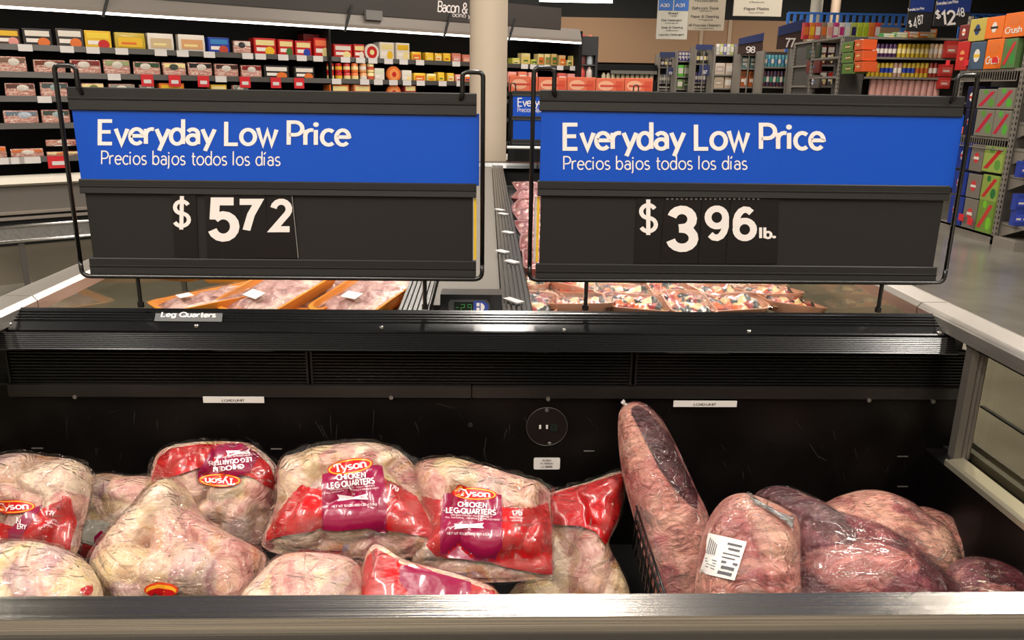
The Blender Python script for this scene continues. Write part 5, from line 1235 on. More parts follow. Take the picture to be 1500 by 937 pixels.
# orange cartons on a low black display behind the long case
YO = 8.1
x0, x1 = onY(746, 120, YO).x, onY(957, 120, YO).x; zo1, zo0 = onY(850, 113, YO).z, onY(850, 136, YO).z
pd = thing('promo_table', 'low black promotional stand behind the long case carrying the orange cartons', 'stand', loc=((x0+x1)/2, YO+.2, 0))
MB().box((x0-x1)/2-.03, (x1-x0)/2+.03, -.22, .25, zo0-.04, zo0).build('top', BLACKM, pd)
for sx in (-1, 1):
    for sy in (-.18, .2): MB().box(sx*(x1-x0)/2*.95-.03, sx*(x1-x0)/2*.95+.03, sy-.03, sy+.03, 0, zo0-.04).build('leg', BLACKM, pd)
MB().box((x0-x1)/2*.9, (x1-x0)/2*.9, .0, .03, .1, zo0-.1).build('panel', BLACKM, pd)
n = 5
for i in range(n):
    xa, xb = x0+(x1-x0)*i/n, x0+(x1-x0)*(i+1)/n; w_ = xb-xa-.006
    r = thing('orange_carton', 'orange printed carton, %s from the pillar on the stand behind the far sign' % ORD[i], 'box', loc=((xa+xb)/2, YO, zo0), group='orange cartons on the stand')
    h = zo1-zo0-.005*(i % 2)
    MB().box(-w_/2, w_/2, 0, .35, 0, h).build('box', mat('carton_orange', lin(226, 110, 76), .5), r, bevel=.003)
    disc(-w_*.15, -.001, h*.5, w_*.28, h*.32).build('print_oval', mat('carton_pale', lin(240, 176, 140), .5), r)
    quad(-w_*.35, w_*.4, -.002, h*.42, h*.55).build('print_stripe', mat('carton_red', lin(206, 60, 44), .5), r)
    quad(w_*.2, w_*.46, -.0015, h*.12, h*.8).build('side_print', mat('carton_deep', lin(214, 80, 46), .5), r)

# ------------------------------------------------------------------ far back: lit low case under the tan wall
fc = thing('far_display_case', 'far dark display case with small white goods under the tan wall', 'display case', loc=(0, 20, 0))
YF = 20.0
xa, xb = onY(876, 110, YF).x, onY(962, 110, YF).x; zt_, zm = onY(900, 94, YF).z, onY(900, 103, YF).z; zl = onY(900, 108, YF).z; zl2 = onY(900, 116, YF).z
MB().box(xa, xb, 0, .8, 0, zl2-.02).box(xa, xb, .5, .8, zl2-.02, zt_).box(xa, xb, 0, .8, zm, zt_).build('body', BLACKM, fc, world=False)
MB().box(xa+.3, xb, -.02, 0, zl, zm).build('light_panel', mat('far_grey', lin(120, 116, 108), .5), fc)
for i in range(11):
    x = lerp(xa+.15, xb-.1, i/10)
    o = tag(MB().lathe((0, 0, 0), [(.05, 0), (.05, .12), (.03, .15), (.03, .17)], 8).build('white_bottle', colmat((230, 216, 180)), None, smooth='auto'), 'small white bottle on the far case under the tan wall, %s from left' % ORD[i], 'bottle', 'bottles on the far case')
    o.location = (x, YF+.12, zl2-.02)

# ------------------------------------------------------------------ aisle shelving on the right
GSH = mat('gondola_grey', lin(142, 134, 124), .45, .2)
HOLE = mat('slot_black', (.01, .01, .01), .8)
def gondola(label, X, Yn, Yf, ztop, xlen, shelves, name='shelving_unit', ed=.4, front=None):
    r = thing(name, label, 'shelving', loc=(X, (Yn+Yf)/2, 0))
    W = lambda mb, n_, m, **k: mb.build(n_, m, r, world=True, **k)
    W(MB().box(X+ed, X+xlen, (Yn+Yf)/2-.02, (Yn+Yf)/2+.02, .1, ztop), 'back_board', DGREY)
    W(MB().box(X+ed-.03, X+ed, Yn+.06, Yf-.06, .1, ztop), 'end_board', DGREY)
    W(MB().box(X+.04, X+ed, Yn+.02, Yn+.035, .1, ztop), 'side_panel', DGREY)
    for yy in (Yn, Yf-.045):
        for xx in (X,):
            u = W(MB().box(xx, xx+.04, yy, yy+.045, 0, ztop), 'upright', GSH)
            t = MB(); n_ = int(ztop/.06)
            for k in range(n_): t.box(xx-.002, xx, yy+.017, yy+.029, .06*k+.05, .06*k+.08); t.box(xx+.014, xx+.027, yy-.002, yy, .06*k+.05, .06*k+.08)
            t.build('slots', HOLE, u, world=True, kind='stuff')
    for z in shelves:
        o = W(MB().box(X, X+max(.03, ed-.02), Yn+.045, Yf-.045, z-.03, z), 'end_shelf', GSH)
        W(MB().box(X+ed+.02, X+xlen, Yn+.02, (Yn+Yf)/2, z-.03, z), 'side_shelf', GSH)
        W(MB().prism([(Yn+.02, z-.03), (Yn+.35, z-.12), ((Yn+Yf)/2, z-.12), ((Yn+Yf)/2, z-.03)], X+ed+.02, X+ed+.04, 'x'), 'bracket', GSH)
    for z in (front or []):
        W(MB().box(X+.07, X+xlen, Yn-.38, Yn+.02, z-.02, z+.015), 'side_shelf', GSH)
        W(MB().prism([(Yn+.02, z-.16), (Yn-.34, z-.03), (Yn-.34, z-.015), (Yn+.02, z-.015)], X+.07, X+.085, 'x'), 'bracket', GSH)
    W(MB().box(X, X+xlen, Yn-(.38 if front else 0), Yf, 0, .1), 'plinth', GSH)
    return r
X0g = 5.70
g0n = onX(1453, 358, X0g).y; g0f = onX(1392, 338, X0g).y
def yz0(px, py, X=X0g):
    p = onX(px, py, X); return p.y, p.z
zsh = [.19, yz0(1440, 199)[1], yz0(1450, 101)[1], 2.25]
zsh[0] = yz0(1430, 337)[1]
g0 = gondola('tall grey perforated shelving end stocked with soda packs at the right edge', X0g, g0n, g0f+.35, yz0(1500, 12)[1], 3.5, [zsh[0], zsh[1], zsh[2]], front=[onY(1488, y_, g0n-.3).z for y_ in (333, 262, 222, 182, 128)])
def side_box(label, x0, x1, yt, yb, c1, c2, c3, X=X0g, name='soda_pack', grp='soda packs on the right shelving', motif='band', zb=None, dep=.26):
    """a carton whose printed face looks along -X; photo extent x0..x1 (left=far), yt..yb"""
    ya = max(onX(x1, (yt+yb)/2, X-.02).y, g0n+.05 if X == X0g else 0); yb_ = onX(x0, (yt+yb)/2, X-.02).y
    xm = (x0+x1)/2; z1_ = onX(xm, yt, X-.02).z; z0_ = onX(xm, yb, X-.02).z if zb is None else zb
    w_ = yb_-ya; h = z1_-z0_
    M = Matrix.Translation((X-.02, (ya+yb_)/2, z0_)) @ Matrix.Rotation(-math.pi/2, 4, 'Z')
    r = thing(name, label, 'soda pack' if name == 'soda_pack' else 'box', M=M, group=grp)
    MB().box(-w_/2+.004, w_/2-.004, 0, dep, 0, h-.004).build('box', colmat(c1), r, bevel=.004)
    if motif == 'band':
        mb = MB(); mb.add([(-w_*.42, -.001, h*.12), (-w_*.2, -.001, h*.12), (w_*.42, -.001, h*.86), (w_*.2, -.001, h*.86)], [(0, 1, 2, 3)]); mb.build('print_stroke', colmat(c2), r)
        disc(w_*.28, -.0005, h*.3, w_*.16, h*.2).build('print_patch', colmat(c3), r); disc(-w_*.1, -.0006, h*.85, w_*.12, h*.12).build('print_patch', colmat(c3), r)
    elif motif == 'disc':
        disc(0, -.001, h*.5, min(w_, h)*.2, min(w_, h)*.24).build('print_disc', colmat(c2), r)
        quad(-w_*.2, w_*.2, -.002, h*.44, h*.54).build('print_bar', colmat(c3), r)
    else:
        t = MB(); text_on(t, motif, lambda u, v: Vector(((u-.5)*w_*.8, -.002, h*(.15+.28*v))), off=.03); t.build('lettering', colmat(c2), r)
        disc(0, -.001, h*.68, w_*.3, h*.2).build('print_disc', colmat(c3), r)
    return r
GN = (96, 150, 60); GG = (128, 124, 108)
side_box('green and grey soda pack, upper left of the four on the middle shelf', 1432, 1459, 130, 159, GG, (196, 40, 60), GN)
side_box('green and grey soda pack, upper right of the four on the middle shelf', 1459, 1485, 128, 160, GG, (196, 40, 60), (90, 170, 60))
side_box('green and grey soda pack, lower left of the four on the middle shelf', 1429, 1455, 160, 191, GG, (190, 40, 60), GN, zb=zsh[1])
side_box('green and grey soda pack, lower right of the four on the middle shelf', 1455, 1480, 161, 195, GG, (190, 40, 60), (90, 170, 60), zb=zsh[1])
side_box('dark navy soda pack on the middle shelf beside the right sign wire, upper one', 1416, 1431, 126, 158, (26, 28, 60), WH, RD, motif='disc')
side_box('dark navy soda pack on the middle shelf beside the right sign wire, lower one', 1413, 1428, 159, 187, (26, 28, 60), WH, RD, motif='disc', zb=zsh[1])
side_box('upper green soda pack with rays on the lower shelf', 1440, 1471, 214, 253, (150, 170, 80), (190, 40, 40), GN)
side_box('middle green soda pack with rays on the lower shelf', 1437, 1466, 256, 295, (140, 160, 70), (190, 40, 40), (40, 110, 50))
side_box('lowest bright green soda pack on the lower shelf', 1431, 1458, 292, 334, (110, 140, 50), (196, 50, 50), (120, 190, 40), zb=zsh[0])
for j, (a_, b_, xa, xb) in enumerate(((211, 251, 1421, 1440), (254, 290, 1416, 1436), (290, 326, 1411, 1431))):
    side_box('grey soda pack with round emblem on the lower shelf, %s one' % ('upper', 'middle', 'lowest')[j], xa, xb, a_, b_, (120, 112, 102), (200, 60, 60), WH, motif='disc', zb=zsh[0] if j == 2 else None)
for j, (a_, b_, xa, xb) in enumerate(((208, 247, 1402, 1420), (250, 285, 1396, 1415), (286, 322, 1390, 1410))):
    side_box('blue soda pack with round emblem on the lower shelf, %s one' % ('upper', 'middle', 'lowest')[j], xa, xb, a_, b_, (24, 50, 140), (210, 200, 200), RD, motif='disc', zb=zsh[0] if j == 2 else None)
side_box('small orange box under the navy packs next to the sign wire', 1403, 1411, 185, 194, (226, 100, 50), OR, OR, name='small_box', motif='disc', zb=zsh[1])
# top shelf packs
side_box('yellow and blue drink pack on the top shelf, lower one', 1421, 1443, 61, 89, (70, 90, 110), WH, YL, motif='disc', zb=zsh[2])
side_box('yellow and blue drink pack on the top shelf, upper one', 1420, 1444, 27, 60, (190, 170, 80), (40, 60, 110), BK, motif='disc')
side_box('orange drink pack with white lettering on the top shelf, lower one', 1444, 1469, 57, 91, (232, 112, 28), WH, OR, motif='Crush', zb=zsh[2])
side_box('orange drink pack with a round picture on the top shelf, upper one', 1444, 1470, 24, 56, (232, 112, 28), WH, BK, motif='disc')
side_box('orange drink pack with white lettering at the top right corner', 1471, 1502, 18, 54, (232, 112, 28), WH, OR, motif='Crush')
side_box('green soda pack with red stroke on the top shelf', 1469, 1489, 56, 93, (90, 120, 70), (200, 50, 50), (60, 140, 60), zb=zsh[2])
side_box('red drink pack at the left end of the top shelf', 1402, 1419, 60, 88, (190, 40, 36), (230, 150, 90), RD, motif='disc', zb=zsh[2])
side_box('dark red drink pack above the plain red one', 1405, 1419, 36, 58, (120, 40, 36), WH, (220, 100, 60), motif='disc')
for k, (px, py) in enumerate(((1418, 92), (1460, 88), (1391, 92))):
    y_, z_ = yz0(px, py, X0g-.03); 
    MB().box(-.003, 0, -.045, .045, -.03, .03).build('price_flag', colmat((216, 40, 50)), g0).location = (X0g-.05-X0g, y_-(g0n+g0f+.35)/2, z_)
for k, (px, py) in enumerate(((1408, 318), (1421, 324))):
    y_, z_ = yz0(px, py, X0g-.06)
    MB().box(-.003, 0, -.05, .05, -.04, .04).build('price_flag', colmat((216, 40, 50)), g0).location = (-.06, y_-(g0n+g0f+.35)/2, z_)
# wire basket shelves under the packs
for z in (zsh[1], zsh[2]):
    t = MB(); y0_, y1_ = g0n+.05, g0f+.3
    for k in range(26): yy = lerp(y0_, y1_, k/25); t.box(X0g-.03, X0g-.026, yy-.003, yy+.003, z-.13, z-.03)
    t.box(X0g-.032, X0g-.024, y0_, y1_, z-.135, z-.125)
    t.build('wire_front', GSH, g0, world=True, kind='stuff')
# blue tubs on the side shelves of the near unit
for j, (px, py, w_) in enumerate(((1490, 331, .10), (1500, 331, .10), (1495, 303, .12), (1499, 259, .10))):
    p = onY(px, py, g0n-.3); zsup = [onY(1488, y_, g0n-.3).z for y_ in (333, 262)][0 if j < 3 else 1]+.016
    o = pack('pouch', 'blue and white packet on the side shelves at the right edge, %s one' % ('lower left', 'lower right', 'stacked', 'topmost')[j], 'packet', 0, 0, 0, w_, .17, (40, 60, 150), (60, 80, 190), WH, '', M0=Matrix.Translation((p.x, g0n-.3, zsup+(.17 if j == 2 else 0))))
# second gondola with cans
def xk(px, py, X=X0g): return onX(px, py, X).y
Y1 = 12.4; xg1 = onY(1268, 100, Y1).x
zA, zB = onY(1330, 84, Y1).z, onY(1330, 113, Y1).z; zT = onY(1330, 55, Y1).z
g1 = gondola('grey shelving run with purple and yellow cans across the aisle behind the soda packs', xg1-.42, Y1-.02, Y1+1.1, zT, 4.0, [zA, zB, zB-.35, zA+.28])
rr_ = random.Random(5)
proto = {}
def can_row(px0, px1, yt, n, z, Y, cols, label, grp, kind='can'):
    for i in range(n):
        px = lerp(px0, px1, (i+.5)/n); x = onY(px, yt, Y).x; w_ = (onY(px1, yt, Y).x-onY(px0, yt, Y).x)/n*.9; h = onY(px, yt, Y).z-z
        c1, c2 = cols[min(len(cols)-1, int(i*len(cols)/n))]
        key = (round(w_, 3), round(h, 2), c1, c2, kind)
        M = Matrix.Translation((x, Y, z))
        lb_ = (label % (cn(c1)))+', %s from left' % ORD[i]
        if key in proto:
            dup(proto[key], M, lb_, grp)
        else: proto[key] = pack(kind, lb_, {'can': 'can', 'pouch': 'packet', 'carton': 'box'}[kind], 0, 0, 0, w_, h, c1, c2, WH, '', M0=M, grp=grp)
def cn(c):
    r_, g_, b_ = c
    N_ = {'purple': (80, 40, 90), 'yellow': (210, 180, 50), 'white': (225, 220, 210), 'red': (196, 40, 40), 'blue': (40, 80, 170), 'teal': (90, 160, 170), 'orange': (225, 110, 50), 'green': (80, 140, 60), 'pink': (220, 120, 140), 'brown': (90, 50, 45), 'lime': (190, 200, 60), 'beige': (205, 185, 165), 'black': (30, 30, 34), 'grey': (130, 126, 124), 'magenta': (190, 50, 120)}
    return min(N_, key=lambda k: sum((a-b)**2 for a, b in zip(N_[k], c)))
PU = (76, 40, 86); YY = (204, 172, 44); PW = (222, 206, 190)
can_row(1279, 1316, 64, 6, zA, Y1+.05, [(PU, WH)], 'tall %s can, upper shelf of the can run', 'purple cans')
can_row(1317, 1364, 64, 7, zA, Y1+.05, [(YY, CR)], 'tall %s can, upper shelf of the can run', 'yellow cans on the upper shelf')
can_row(1364, 1384, 64, 3, zA, Y1+.05, [((220, 190, 150), WH)], 'tall pale %s can at the right of the upper can shelf', 'pale cans')
can_row(1272, 1376, 92, 16, zB, Y1+.05, [(YY, (200, 120, 40)), (YY, BL), ((190, 150, 130), WH), (YY, BL), (YY, (190, 90, 40)), ((150, 50, 40), WH)], 'small printed %s can, lower shelf of the can run', 'cans on the lower shelf')
can_row(1281, 1372, 127, 11, zB-.35, Y1+.05, [((206, 150, 140), WH)], 'can with pale lid on the lowest visible can shelf', 'cans with pale lids') if False else None
t = [onY(1280, 128, Y1+.05), onY(1374, 130, Y1+.05)]
for i in range(11):
    x = lerp(t[0].x, t[1].x, i/10)
    o = tag(MB().lathe((0, 0, 0), [(.05, 0), (.052, .3), (.03, .33), (.028, .36)], 10).build('pale_bottle', colmat((214, 160, 150)), None, smooth='auto'), 'pale pink bottle in the row just above the beef sign, %s from left' % ORD[i], 'bottle', 'pale bottles above the beef sign')
    o.location = (x, Y1+.1, zB-.35)
# red packs between can run and soda end
for i, (x0, x1, a_, b_) in enumerate(((1384, 1399, 60, 85), (1376, 1392, 94, 112), (1374, 1388, 113, 130))):
    p, q = onY(x0, a_, Y1), onY(x1, b_, Y1)
    pack('pouch', 'red packet at the right end of the can run, %s one' % ('upper', 'middle', 'lower')[i], 'packet', 0, 0, 0, q.x-p.x, p.z-q.z, (190, 50, 46), (210, 90, 80), WH, '', M0=Matrix.Translation(((p.x+q.x)/2, Y1-.05, q.z)))
# endcap of the second unit: green and orange packs facing the aisle
XE = xg1-.43
for j in range(3):
    for i, (c1, c2, nm) in enumerate((((96, 130, 60), (150, 60, 50), 'green'), ((220, 92, 44), (240, 150, 80), 'orange'))):
        x0, x1 = ((1236, 1252), (1253, 1264))[i]; ya = 60+j*16+(1 if i == 0 else -2)
        side_box('%s drink pack on the end of the can run, %s from the top' % (nm, ORD[j]), x0-3, x1, ya, ya+15, c1, c2, CR, X=XE, name='drink_pack', grp='drink packs on the can run end', motif='disc', dep=.2)
# top stock of second unit, long packs toward the aisle
for i, (x0, x1, a_, b_, c, nm) in enumerate(((1316, 1336, 50, 58, (60, 140, 70), 'green'), (1337, 1355, 47, 57, (140, 170, 120), 'pale green'), (1356, 1372, 44, 56, (226, 92, 44), 'red orange'), (1372, 1399, 39, 55, (234, 124, 44), 'orange'))):
    p, q = onY(x0, a_, Y1-.3), onY(x1, b_, Y1-.3)
    pack('carton', '%s tray of cans stocked on top of the can run' % nm, 'box', 0, 0, 0, q.x-p.x-.01, p.z-q.z, c, WH, CR, '', M0=Matrix.Translation(((p.x+q.x)/2, Y1+.2, max(zT, q.z))))
# price signs over the aisle ends
def aisle_price(label, x0, x1, yb, price, Y, rects, ang=-.1):
    a, b = onY(x0, yb, Y), onY(x1, yb, Y); zt2 = onY(x0, -26, Y).z
    r = thing('aisle_price_sign', label, 'sign', loc=((a.x+b.x)/2, Y, a.z))
    MB().box(a.x, b.x, Y, Y+.02, a.z, zt2).build('board', mat('aisle_board', (.02, .018, .018), .5), r, world=True)
    bt = onY(x0, 17, Y).z
    MB().box(a.x+.01, b.x-.01, Y-.006, Y, bt, zt2-.02).build('blue_band', mat('navy_band', lin(30, 52, 118), .5), r, world=True)
    t = MB()
    for body, rc_ in rects: text_on(t, body, rect_px(*rc_, lambda u, v: onY(u, v, Y-.01), ang=ang), off=.03)
    t.build('lettering', WHITE, r, world=True)
    MB().tube([((a.x+b.x)/2, Y+.03, zt2-.1), ((a.x+b.x)/2, Y+.03, 6.0)], .012, 6).build('pole', GSH, r, world=True)
    return r
aisle_price('dark hanging price sign reading $12 48 above the orange cartons', 1367, 1418, 38, '', 11.0, [('$', (1370, 14, 1378, 28)), ('12', (1379, 13, 1400, 37)), ('48', (1400, 10, 1413, 25)), ('Everyday Low Price', (1372, 1, 1404, 7))])
aisle_price('dark hanging price sign reading $4 87 behind the blue rail', 1327, 1363, 46, '', 12.2, [('$', (1331, 29, 1336, 40)), ('4', (1337, 24, 1343, 41)), ('87', (1344, 22, 1353, 36)), ('Everyday Low Price', (1330, 11, 1354, 16))])
# third unit: bottles on top, boxes below
Y2 = 14.6; xg2 = onY(1203, 90, Y2).x; zt2 = onY(1240, 58, Y2).z
g2 = gondola('grey shelving unit with bright bottles on its top shelf under the blue rail', xg2-.1, Y2, Y2+1.1, zt2, 2.3, [zt2-.01, onY(1240, 95, Y2).z, onY(1240, 126, Y2).z], ed=.06)
cols = [((196, 50, 60), OR), ((226, 120, 50), YL), ((210, 90, 90), WH), ((150, 120, 100), OR), ((214, 190, 170), PK), ((200, 60, 130), WH), (WH, (190, 50, 120)), ((200, 210, 214), WH), ((190, 200, 90), (50, 40, 90)), ((190, 206, 60), (170, 190, 40)), ((190, 206, 60), (170, 190, 40)), ((222, 130, 50), OR), ((214, 70, 60), WH)]
for i in range(13):
    px = 1179+i*8.7; p = onY(px, 60-.0*i, Y2+.05); c1, c2 = cols[i]
    t = onY(px, 33, Y2+.05)
    pack('pouch', '%s bottle group on the top shelf under the blue rail, %s from the left' % (cn(c1), ORD[i]), 'bottle', 0, 0, 0, (onY(px+8.2, 60, Y2).x-onY(px, 60, Y2).x), t.z-zt2, c1, c2, c2, '', M0=Matrix.Translation((p.x, Y2+.05, zt2)))
for j in range(3):
    ya = 66+22*j
    side_box('dark %s pack on the shelving end under the slanting board, %s from top' % (('green', 'red brown', 'grey')[j], ORD[j]), 1181, 1200, ya, ya+19, ((40, 60, 44), (110, 44, 44), (90, 84, 80))[j], WH, (60, 110, 170), X=xg2-.11, name='drink_pack', grp='packs on the third shelving end', motif='disc', dep=.05)
# blue rail behind
br = thing('blue_rail', 'bright blue open rail running high behind the bottles', 'rail', loc=(onY(1240, 30, 17).x, 17, 0))
a, b = onY(1156, 17, 17), onY(1330, 17, 17); zr1 = a.z; zr0 = onY(1156, 34, 17).z
BLR = mat('rail_blue', lin(60, 116, 200), .5)
MB().box(a.x, b.x, 17, 17.04, zr1-.04, zr1).build('top_bar', BLR, br, world=True); MB().box(a.x, b.x, 17, 17.04, zr0-.04, zr0).build('bottom_bar', BLR, br, world=True)
for i in range(19):
    x = lerp(a.x, b.x, i/18); MB().box(x-.03, x+.03, 17.005, 17.035, zr0, zr1-.02).build('baluster', BLR, br, world=True)
for x in (a.x+.05, b.x-.05): MB().box(x-.04, x+.04, 17, 17.06, 0, zr0).build('post', BLR, br, world=True)
a, b = onY(1418, 18, 17), onY(1500, 22, 17)
br2 = thing('blue_rail', 'thin blue rail far behind the orange packs at top right', 'rail', loc=(a.x, 17.2, 0))
MB().box(a.x, b.x+.5, 17.2, 17.24, a.z-.05, a.z).build('top_bar', BLR, br2, world=True)
for i in range(8): MB().box(lerp(a.x, b.x, i/7)-.03, lerp(a.x, b.x, i/7)+.03, 17.2, 17.23, 0 if i in (0, 7) else a.z-.4, a.z-.03).build('baluster', BLR, br2, world=True)
# packs in the bays of the third unit
for j, (z_, yt) in enumerate(((onY(1240, 95, Y2).z, 66), (onY(1240, 126, Y2).z, 104))):
    for i, (x0, x1) in enumerate(((1203, 1214), (1215, 1226))):
        c = [((110, 40, 44), WH), ((60, 30, 34), (206, 190, 180)), ((120, 70, 70), WH), ((90, 84, 80), RD)][j*2+i]
        p, q = onY(x0, yt, Y2), onY(x1, yt, Y2)
        pack('carton', 'dark %s box in the bay left of the green packs, %s shelf, %s one' % (cn(c[0]), ('upper', 'lower')[j], ('left', 'right')[i]), 'box', 0, 0, 0, (q.x-p.x)*.95, p.z-z_, c[0], c[1], CR, '', M0=Matrix.Translation(((p.x+q.x)/2, Y2+.05, z_)))
# further units receding on the left
def far_unit(label, x0, x1, yt, Y, rows, seed, kinds='pouch'):
    a, b = onY(x0, yt, Y), onY(x1, yt, Y); rn = random.Random(seed)
    zs_ = [onY((x0+x1)/2, rw[0], Y).z for rw in rows]
    r = thing('aisle_shelf', label, 'shelving', loc=((a.x+b.x)/2, Y, 0))
    W = lambda mb, n_, m, **k: mb.build(n_, m, r, world=True, **k)
    W(MB().box(a.x, b.x, Y+.45, Y+.5, 0, a.z), 'back_board', DGREY)
    for x in (a.x, b.x-.04): W(MB().box(x, x+.04, Y+.0, Y+.45, 0, a.z), 'side_panel', GSH)
    for z in zs_: W(MB().box(a.x+.04, b.x-.04, Y, Y+.45, z-.03, z), 'shelf', GSH)
    W(MB().box(a.x+.04, b.x-.04, Y, Y+.45, 0, .12), 'plinth', GSH)
    for j, (yb, ytop, n, cl, nm) in enumerate(rows):
        h = onY(x0, ytop, Y).z-zs_[j]; w_ = (b.x-a.x-.1)/n
        for i in range(n):
            c1, c2 = cl[i % len(cl)]
            key = ('f', round(w_, 3), round(h, 2), c1, c2, kinds); M = Matrix.Translation((a.x+.05+w_*(i+.5), Y+.04, zs_[j]))
            lab = '%s %s, %s from the left, %s on %s' % (cn(c1), nm[0], ORD[i], ('upper shelf', 'middle shelf', 'lower shelf')[j], nm[1])
            if key in proto: dup(proto[key], M, lab)
            else: proto[key] = pack(nm[2], lab, nm[0].split()[-1], 0, 0, 0, w_*.92, h, c1, c2, WH, '', M0=M)
    return r
TE = (96, 164, 176)
far_unit('shelf bay of teal and dark bottles right of the small brown boxes', 1119, 1172, 74, 16.5, [(98, 80, 9, [(TE, WH), (TE, (60, 120, 170))], ('teal bottle', 'the teal bottle bay', 'can')), (127, 104, 9, [((90, 50, 60), (60, 140, 120)), ((80, 60, 90), WH)], ('dark bottle', 'the teal bottle bay', 'can'))], 1)
far_unit('shelf end with blue and red tubes next to the teal bottle bay', 1171, 1192, 62, 15.9, [(92, 66, 2, [((40, 44, 40), (120, 70, 60)), ((60, 50, 46), RD)], ('dark packet', 'the tube shelf end', 'pouch')), (128, 93, 3, [((90, 140, 200), WH), ((100, 150, 210), WH), ((120, 40, 44), RD)], ('tall packet', 'the tube shelf end', 'pouch'))], 2)
far_unit('dark shelf end with brown and orange boxes under a navy price board', 1086, 1118, 66, 17.2, [(80, 68, 2, [((120, 60, 50), WH), ((140, 80, 60), WH)], ('brown box', 'the brown box shelf', 'carton')), (100, 84, 2, [((100, 140, 140), WH), ((90, 120, 116), WH)], ('grey teal box', 'the brown box shelf', 'carton')), (127, 104, 2, [((176, 90, 40), (120, 70, 40)), ((190, 100, 44), (120, 60, 30))], ('orange box', 'the brown box shelf', 'carton'))], 3)
far_unit('shelf bay of bulky beige paper rolls left of the brown boxes', 1047, 1085, 68, 18, [(80, 64, 6, [(WH, (200, 200, 190)), ((190, 190, 120), WH), ((120, 120, 160), WH)], ('small white pack', 'the paper roll bay', 'pouch')), (109, 92, 2, [((214, 196, 180), (190, 170, 160)), ((206, 186, 170), WH)], ('bulky beige pack', 'the paper roll bay', 'pouch')), (129, 112, 2, [((206, 186, 160), (180, 160, 140)), ((196, 172, 150), WH)], ('bulky beige pack', 'the paper roll bay', 'pouch'))], 4)
far_unit('shelf end of purple and black bottles under a small blue card', 1019, 1046, 68, 18.6, [(93, 76, 4, [((50, 46, 60), CR), ((90, 84, 50), WH)], ('dark bottle', 'the purple bottle shelf', 'can')), (121, 106, 5, [((84, 70, 120), WH), ((120, 116, 140), WH)], ('purple bottle', 'the purple bottle shelf', 'can')), (131, 123, 5, [((30, 32, 36), WH)], ('black bottle', 'the purple bottle shelf', 'can'))], 5)
far_unit('shelf bay of navy detergent and green bags left of the purple bottles', 992, 1017, 74, 19.4, [(89, 75, 4, [((70, 40, 110), WH), ((40, 60, 150), WH)], ('purple blue box', 'the green bag bay', 'carton')), (112, 95, 2, [((96, 190, 60), WH), ((120, 140, 90), WH)], ('green bag', 'the green bag bay', 'pouch')), (130, 116, 2, [((110, 140, 70), WH), ((120, 110, 100), GR)], ('green bag', 'the green bag bay', 'pouch'))], 6)
far_unit('leftmost far shelf end stocked with grey and dark bottles', 966, 991, 78, 20, [(98, 86, 3, [((60, 50, 60), WH), ((90, 80, 74), CR)], ('dark bottle', 'the leftmost far shelf end', 'can')), (121, 109, 6, [((170, 168, 164), WH), ((130, 128, 130), WH)], ('grey bottle', 'the leftmost far shelf end', 'can')), (131, 124, 6, [((40, 40, 44), WH)], ('black bottle', 'the leftmost far shelf end', 'can'))], 7)
# boards over those ends
for k, (x0, x1, yt, yb, Y, txt, lab) in enumerate(((1083, 1116, 54, 80, 17.1, '98', 'small navy and brown price board over the brown boxes'), (1141, 1175, 36, 73, 16.2, '77', 'larger navy price board slanting above the teal bottles'),
                                               (1020, 1045, 65, 73, 18.2, '', 'small navy header over the purple bottles'), (967, 992, 76, 84, 19.6, '', 'small navy header over the leftmost far shelf end'), (1025, 1040, 95, 110, 18.3, '97', 'small blue card with a white price among the purple bottles'), (976, 988, 99, 110, 19.7, '93', 'small blue card with a white price among the grey bottles'))):
    p, q = onY(x0, yt, Y), onY(x1, yb, Y)
    r = thing('price_board', lab, 'sign', loc=((p.x+q.x)/2, Y, q.z))
    W = lambda mb, n_, m: mb.build(n_, m, r, world=True)
    sk = (p.z-q.z)*.25 if k < 2 else 0
    mb = MB(); mb.hull([(p.x, Y, q.z), (q.x, Y, q.z+sk*.3), (q.x, Y, p.z+sk), (p.x, Y, p.z-sk*.4)], [(p.x, Y+.03, q.z), (q.x, Y+.03, q.z+sk*.3), (q.x, Y+.03, p.z+sk), (p.x, Y+.03, p.z-sk*.4)]); W(mb, 'board', mat('board_brown', lin(70, 48, 44), .5) if k < 2 else mat('board_navy', lin(46, 56, 100), .5))
    zm_ = lerp(q.z, p.z, .55)
    if k < 2:
        mb = MB(); mb.hull([(p.x, Y-.02, zm_), (q.x, Y-.02, zm_+sk), (q.x, Y-.02, p.z+sk*1.05), (p.x, Y-.02, p.z-sk*.35)], [(p.x, Y, zm_), (q.x, Y, zm_+sk), (q.x, Y, p.z+sk*1.05), (p.x, Y, p.z-sk*.35)]); W(mb, 'navy_band', MATS['board_navy'] if 'board_navy' in MATS else mat('board_navy', lin(46, 56, 100), .5))
    if txt:
        t = MB(); text_on(t, txt, lambda u, v: Vector((lerp(p.x, q.x, .3+.4*u), Y-.025, lerp(q.z, zm_, .15+.7*v))), off=.03); W(t, 'lettering', WHITE)
    if k < 4: W(MB().box((p.x+q.x)/2-.01, (p.x+q.x)/2+.01, Y+.03, Y+.05, 0 if k else 0, p.z), 'post', GSH)
# red box stacks left of these ends
for k, (x0, x1, yt, yb, c, nm) in enumerate(((944, 955, 98, 112, (110, 36, 46), 'maroon'), (956, 966, 96, 111, (90, 40, 40), 'dark red'), (945, 956, 113, 133, (150, 60, 50), 'brick red'))):
    pass
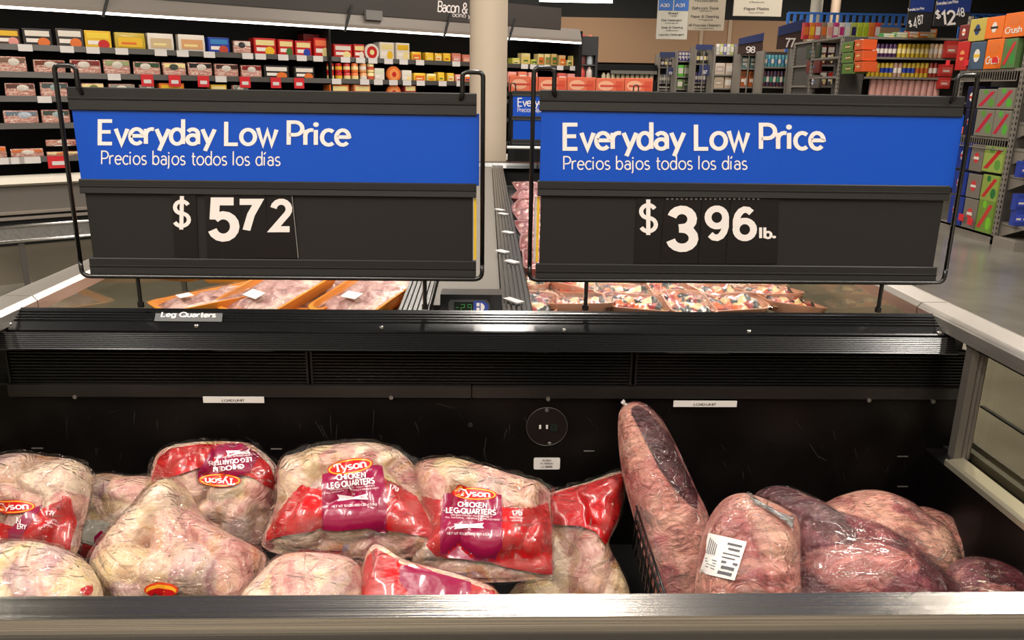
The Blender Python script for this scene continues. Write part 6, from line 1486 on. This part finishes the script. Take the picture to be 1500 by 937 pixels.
# ------------------------------------------------------------------ hanging aisle directories
def directory(label, x0, x1, yb, Y, col, head, lines, rz=0):
    a, b = onY(x0, yb, Y), onY(x1, yb, Y); zt3 = a.z+1.25
    r = thing('aisle_directory', label, 'sign', loc=((a.x+b.x)/2, Y, a.z))
    MB().box(a.x, b.x, Y, Y+.03, a.z, zt3).build('board', mat('dir_%d' % x0, lin(*col), .5), r, world=True)
    if head:
        z0_ = onY(x0, 15, Y).z
        h1 = MB().box(a.x+.01, (a.x+b.x)/2-.01, Y-.008, Y, z0_, zt3-.03).build('number_plate', mat('plate_blue', lin(66, 120, 205), .5), r, world=True)
        h2 = MB().box((a.x+b.x)/2+.01, b.x-.01, Y-.008, Y, z0_, zt3-.03).build('number_plate', MATS['plate_blue'], r, world=True)
        t = MB(); text_on(t, 'A30', rect_px(967, 4.5, 981, 10.5, lambda u, v: onY(u, v, Y-.012)), off=.03); t.build('lettering', WHITE, h1, world=True)
        t = MB(); text_on(t, 'A31', rect_px(989, 4.5, 1003, 10.5, lambda u, v: onY(u, v, Y-.012)), off=.03); t.build('lettering', WHITE, h2, world=True)
    t = MB()
    for body, rc_ in lines: text_on(t, body, rect_px(*rc_, lambda u, v: onY(u, v, Y-.004)), off=.01)
    t.build('lettering', mat('grey_ink', (.08, .075, .07), .6), r, world=True)
    for x in (a.x+.1, b.x-.1): MB().tube([(x, Y+.015, zt3), (x, Y+.015, 6.0)], .006, 5).build('cable', DGREY, r, world=True)
directory('white hanging aisle directory with two blue number plates', 961, 1006, 57, 13.6, (226, 222, 208), True,
          [('Bread', (979, 17.5, 993, 21)), ('Cereal', (982, 22, 991, 24)), ('Dish Detergent', (969, 28, 999, 32)), ('Detergente', (974, 33, 994, 35)), ('Soap & Cleaning', (969, 38.5, 1000, 42.5)), ('Jabon', (974, 43.5, 994, 45.5)), ('Laundry Detergent', (965, 49, 1002, 53))])
directory('beige hanging aisle directory right of the white one', 1007, 1060, 44, 12.6, (196, 184, 164), False,
          [('Housewares', (1018, -1, 1052, 3)), ('Bathroom Tissue', (1014, 9.5, 1053, 14)), ('Papel Higienico', (1024, 15, 1043, 17)), ('Paper & Cleaning', (1012, 22, 1053, 27)), ('Papel', (1024, 28, 1044, 30)), ('All Purpose Cleaners', (1008, 34.5, 1056, 39.5)), ('Limpiadores', (1018, 40.5, 1046, 42.5))])
directory('beige hanging aisle directory farthest right showing Paper Plates', 1074, 1144, 23, 11.6, (204, 194, 176), False, [('Platos', (1098, 2, 1120, 4)), ('Paper Plates', (1090, 10.5, 1127, 15.5)), ('Platos de Papel', (1097, 17.5, 1119, 19.5))])
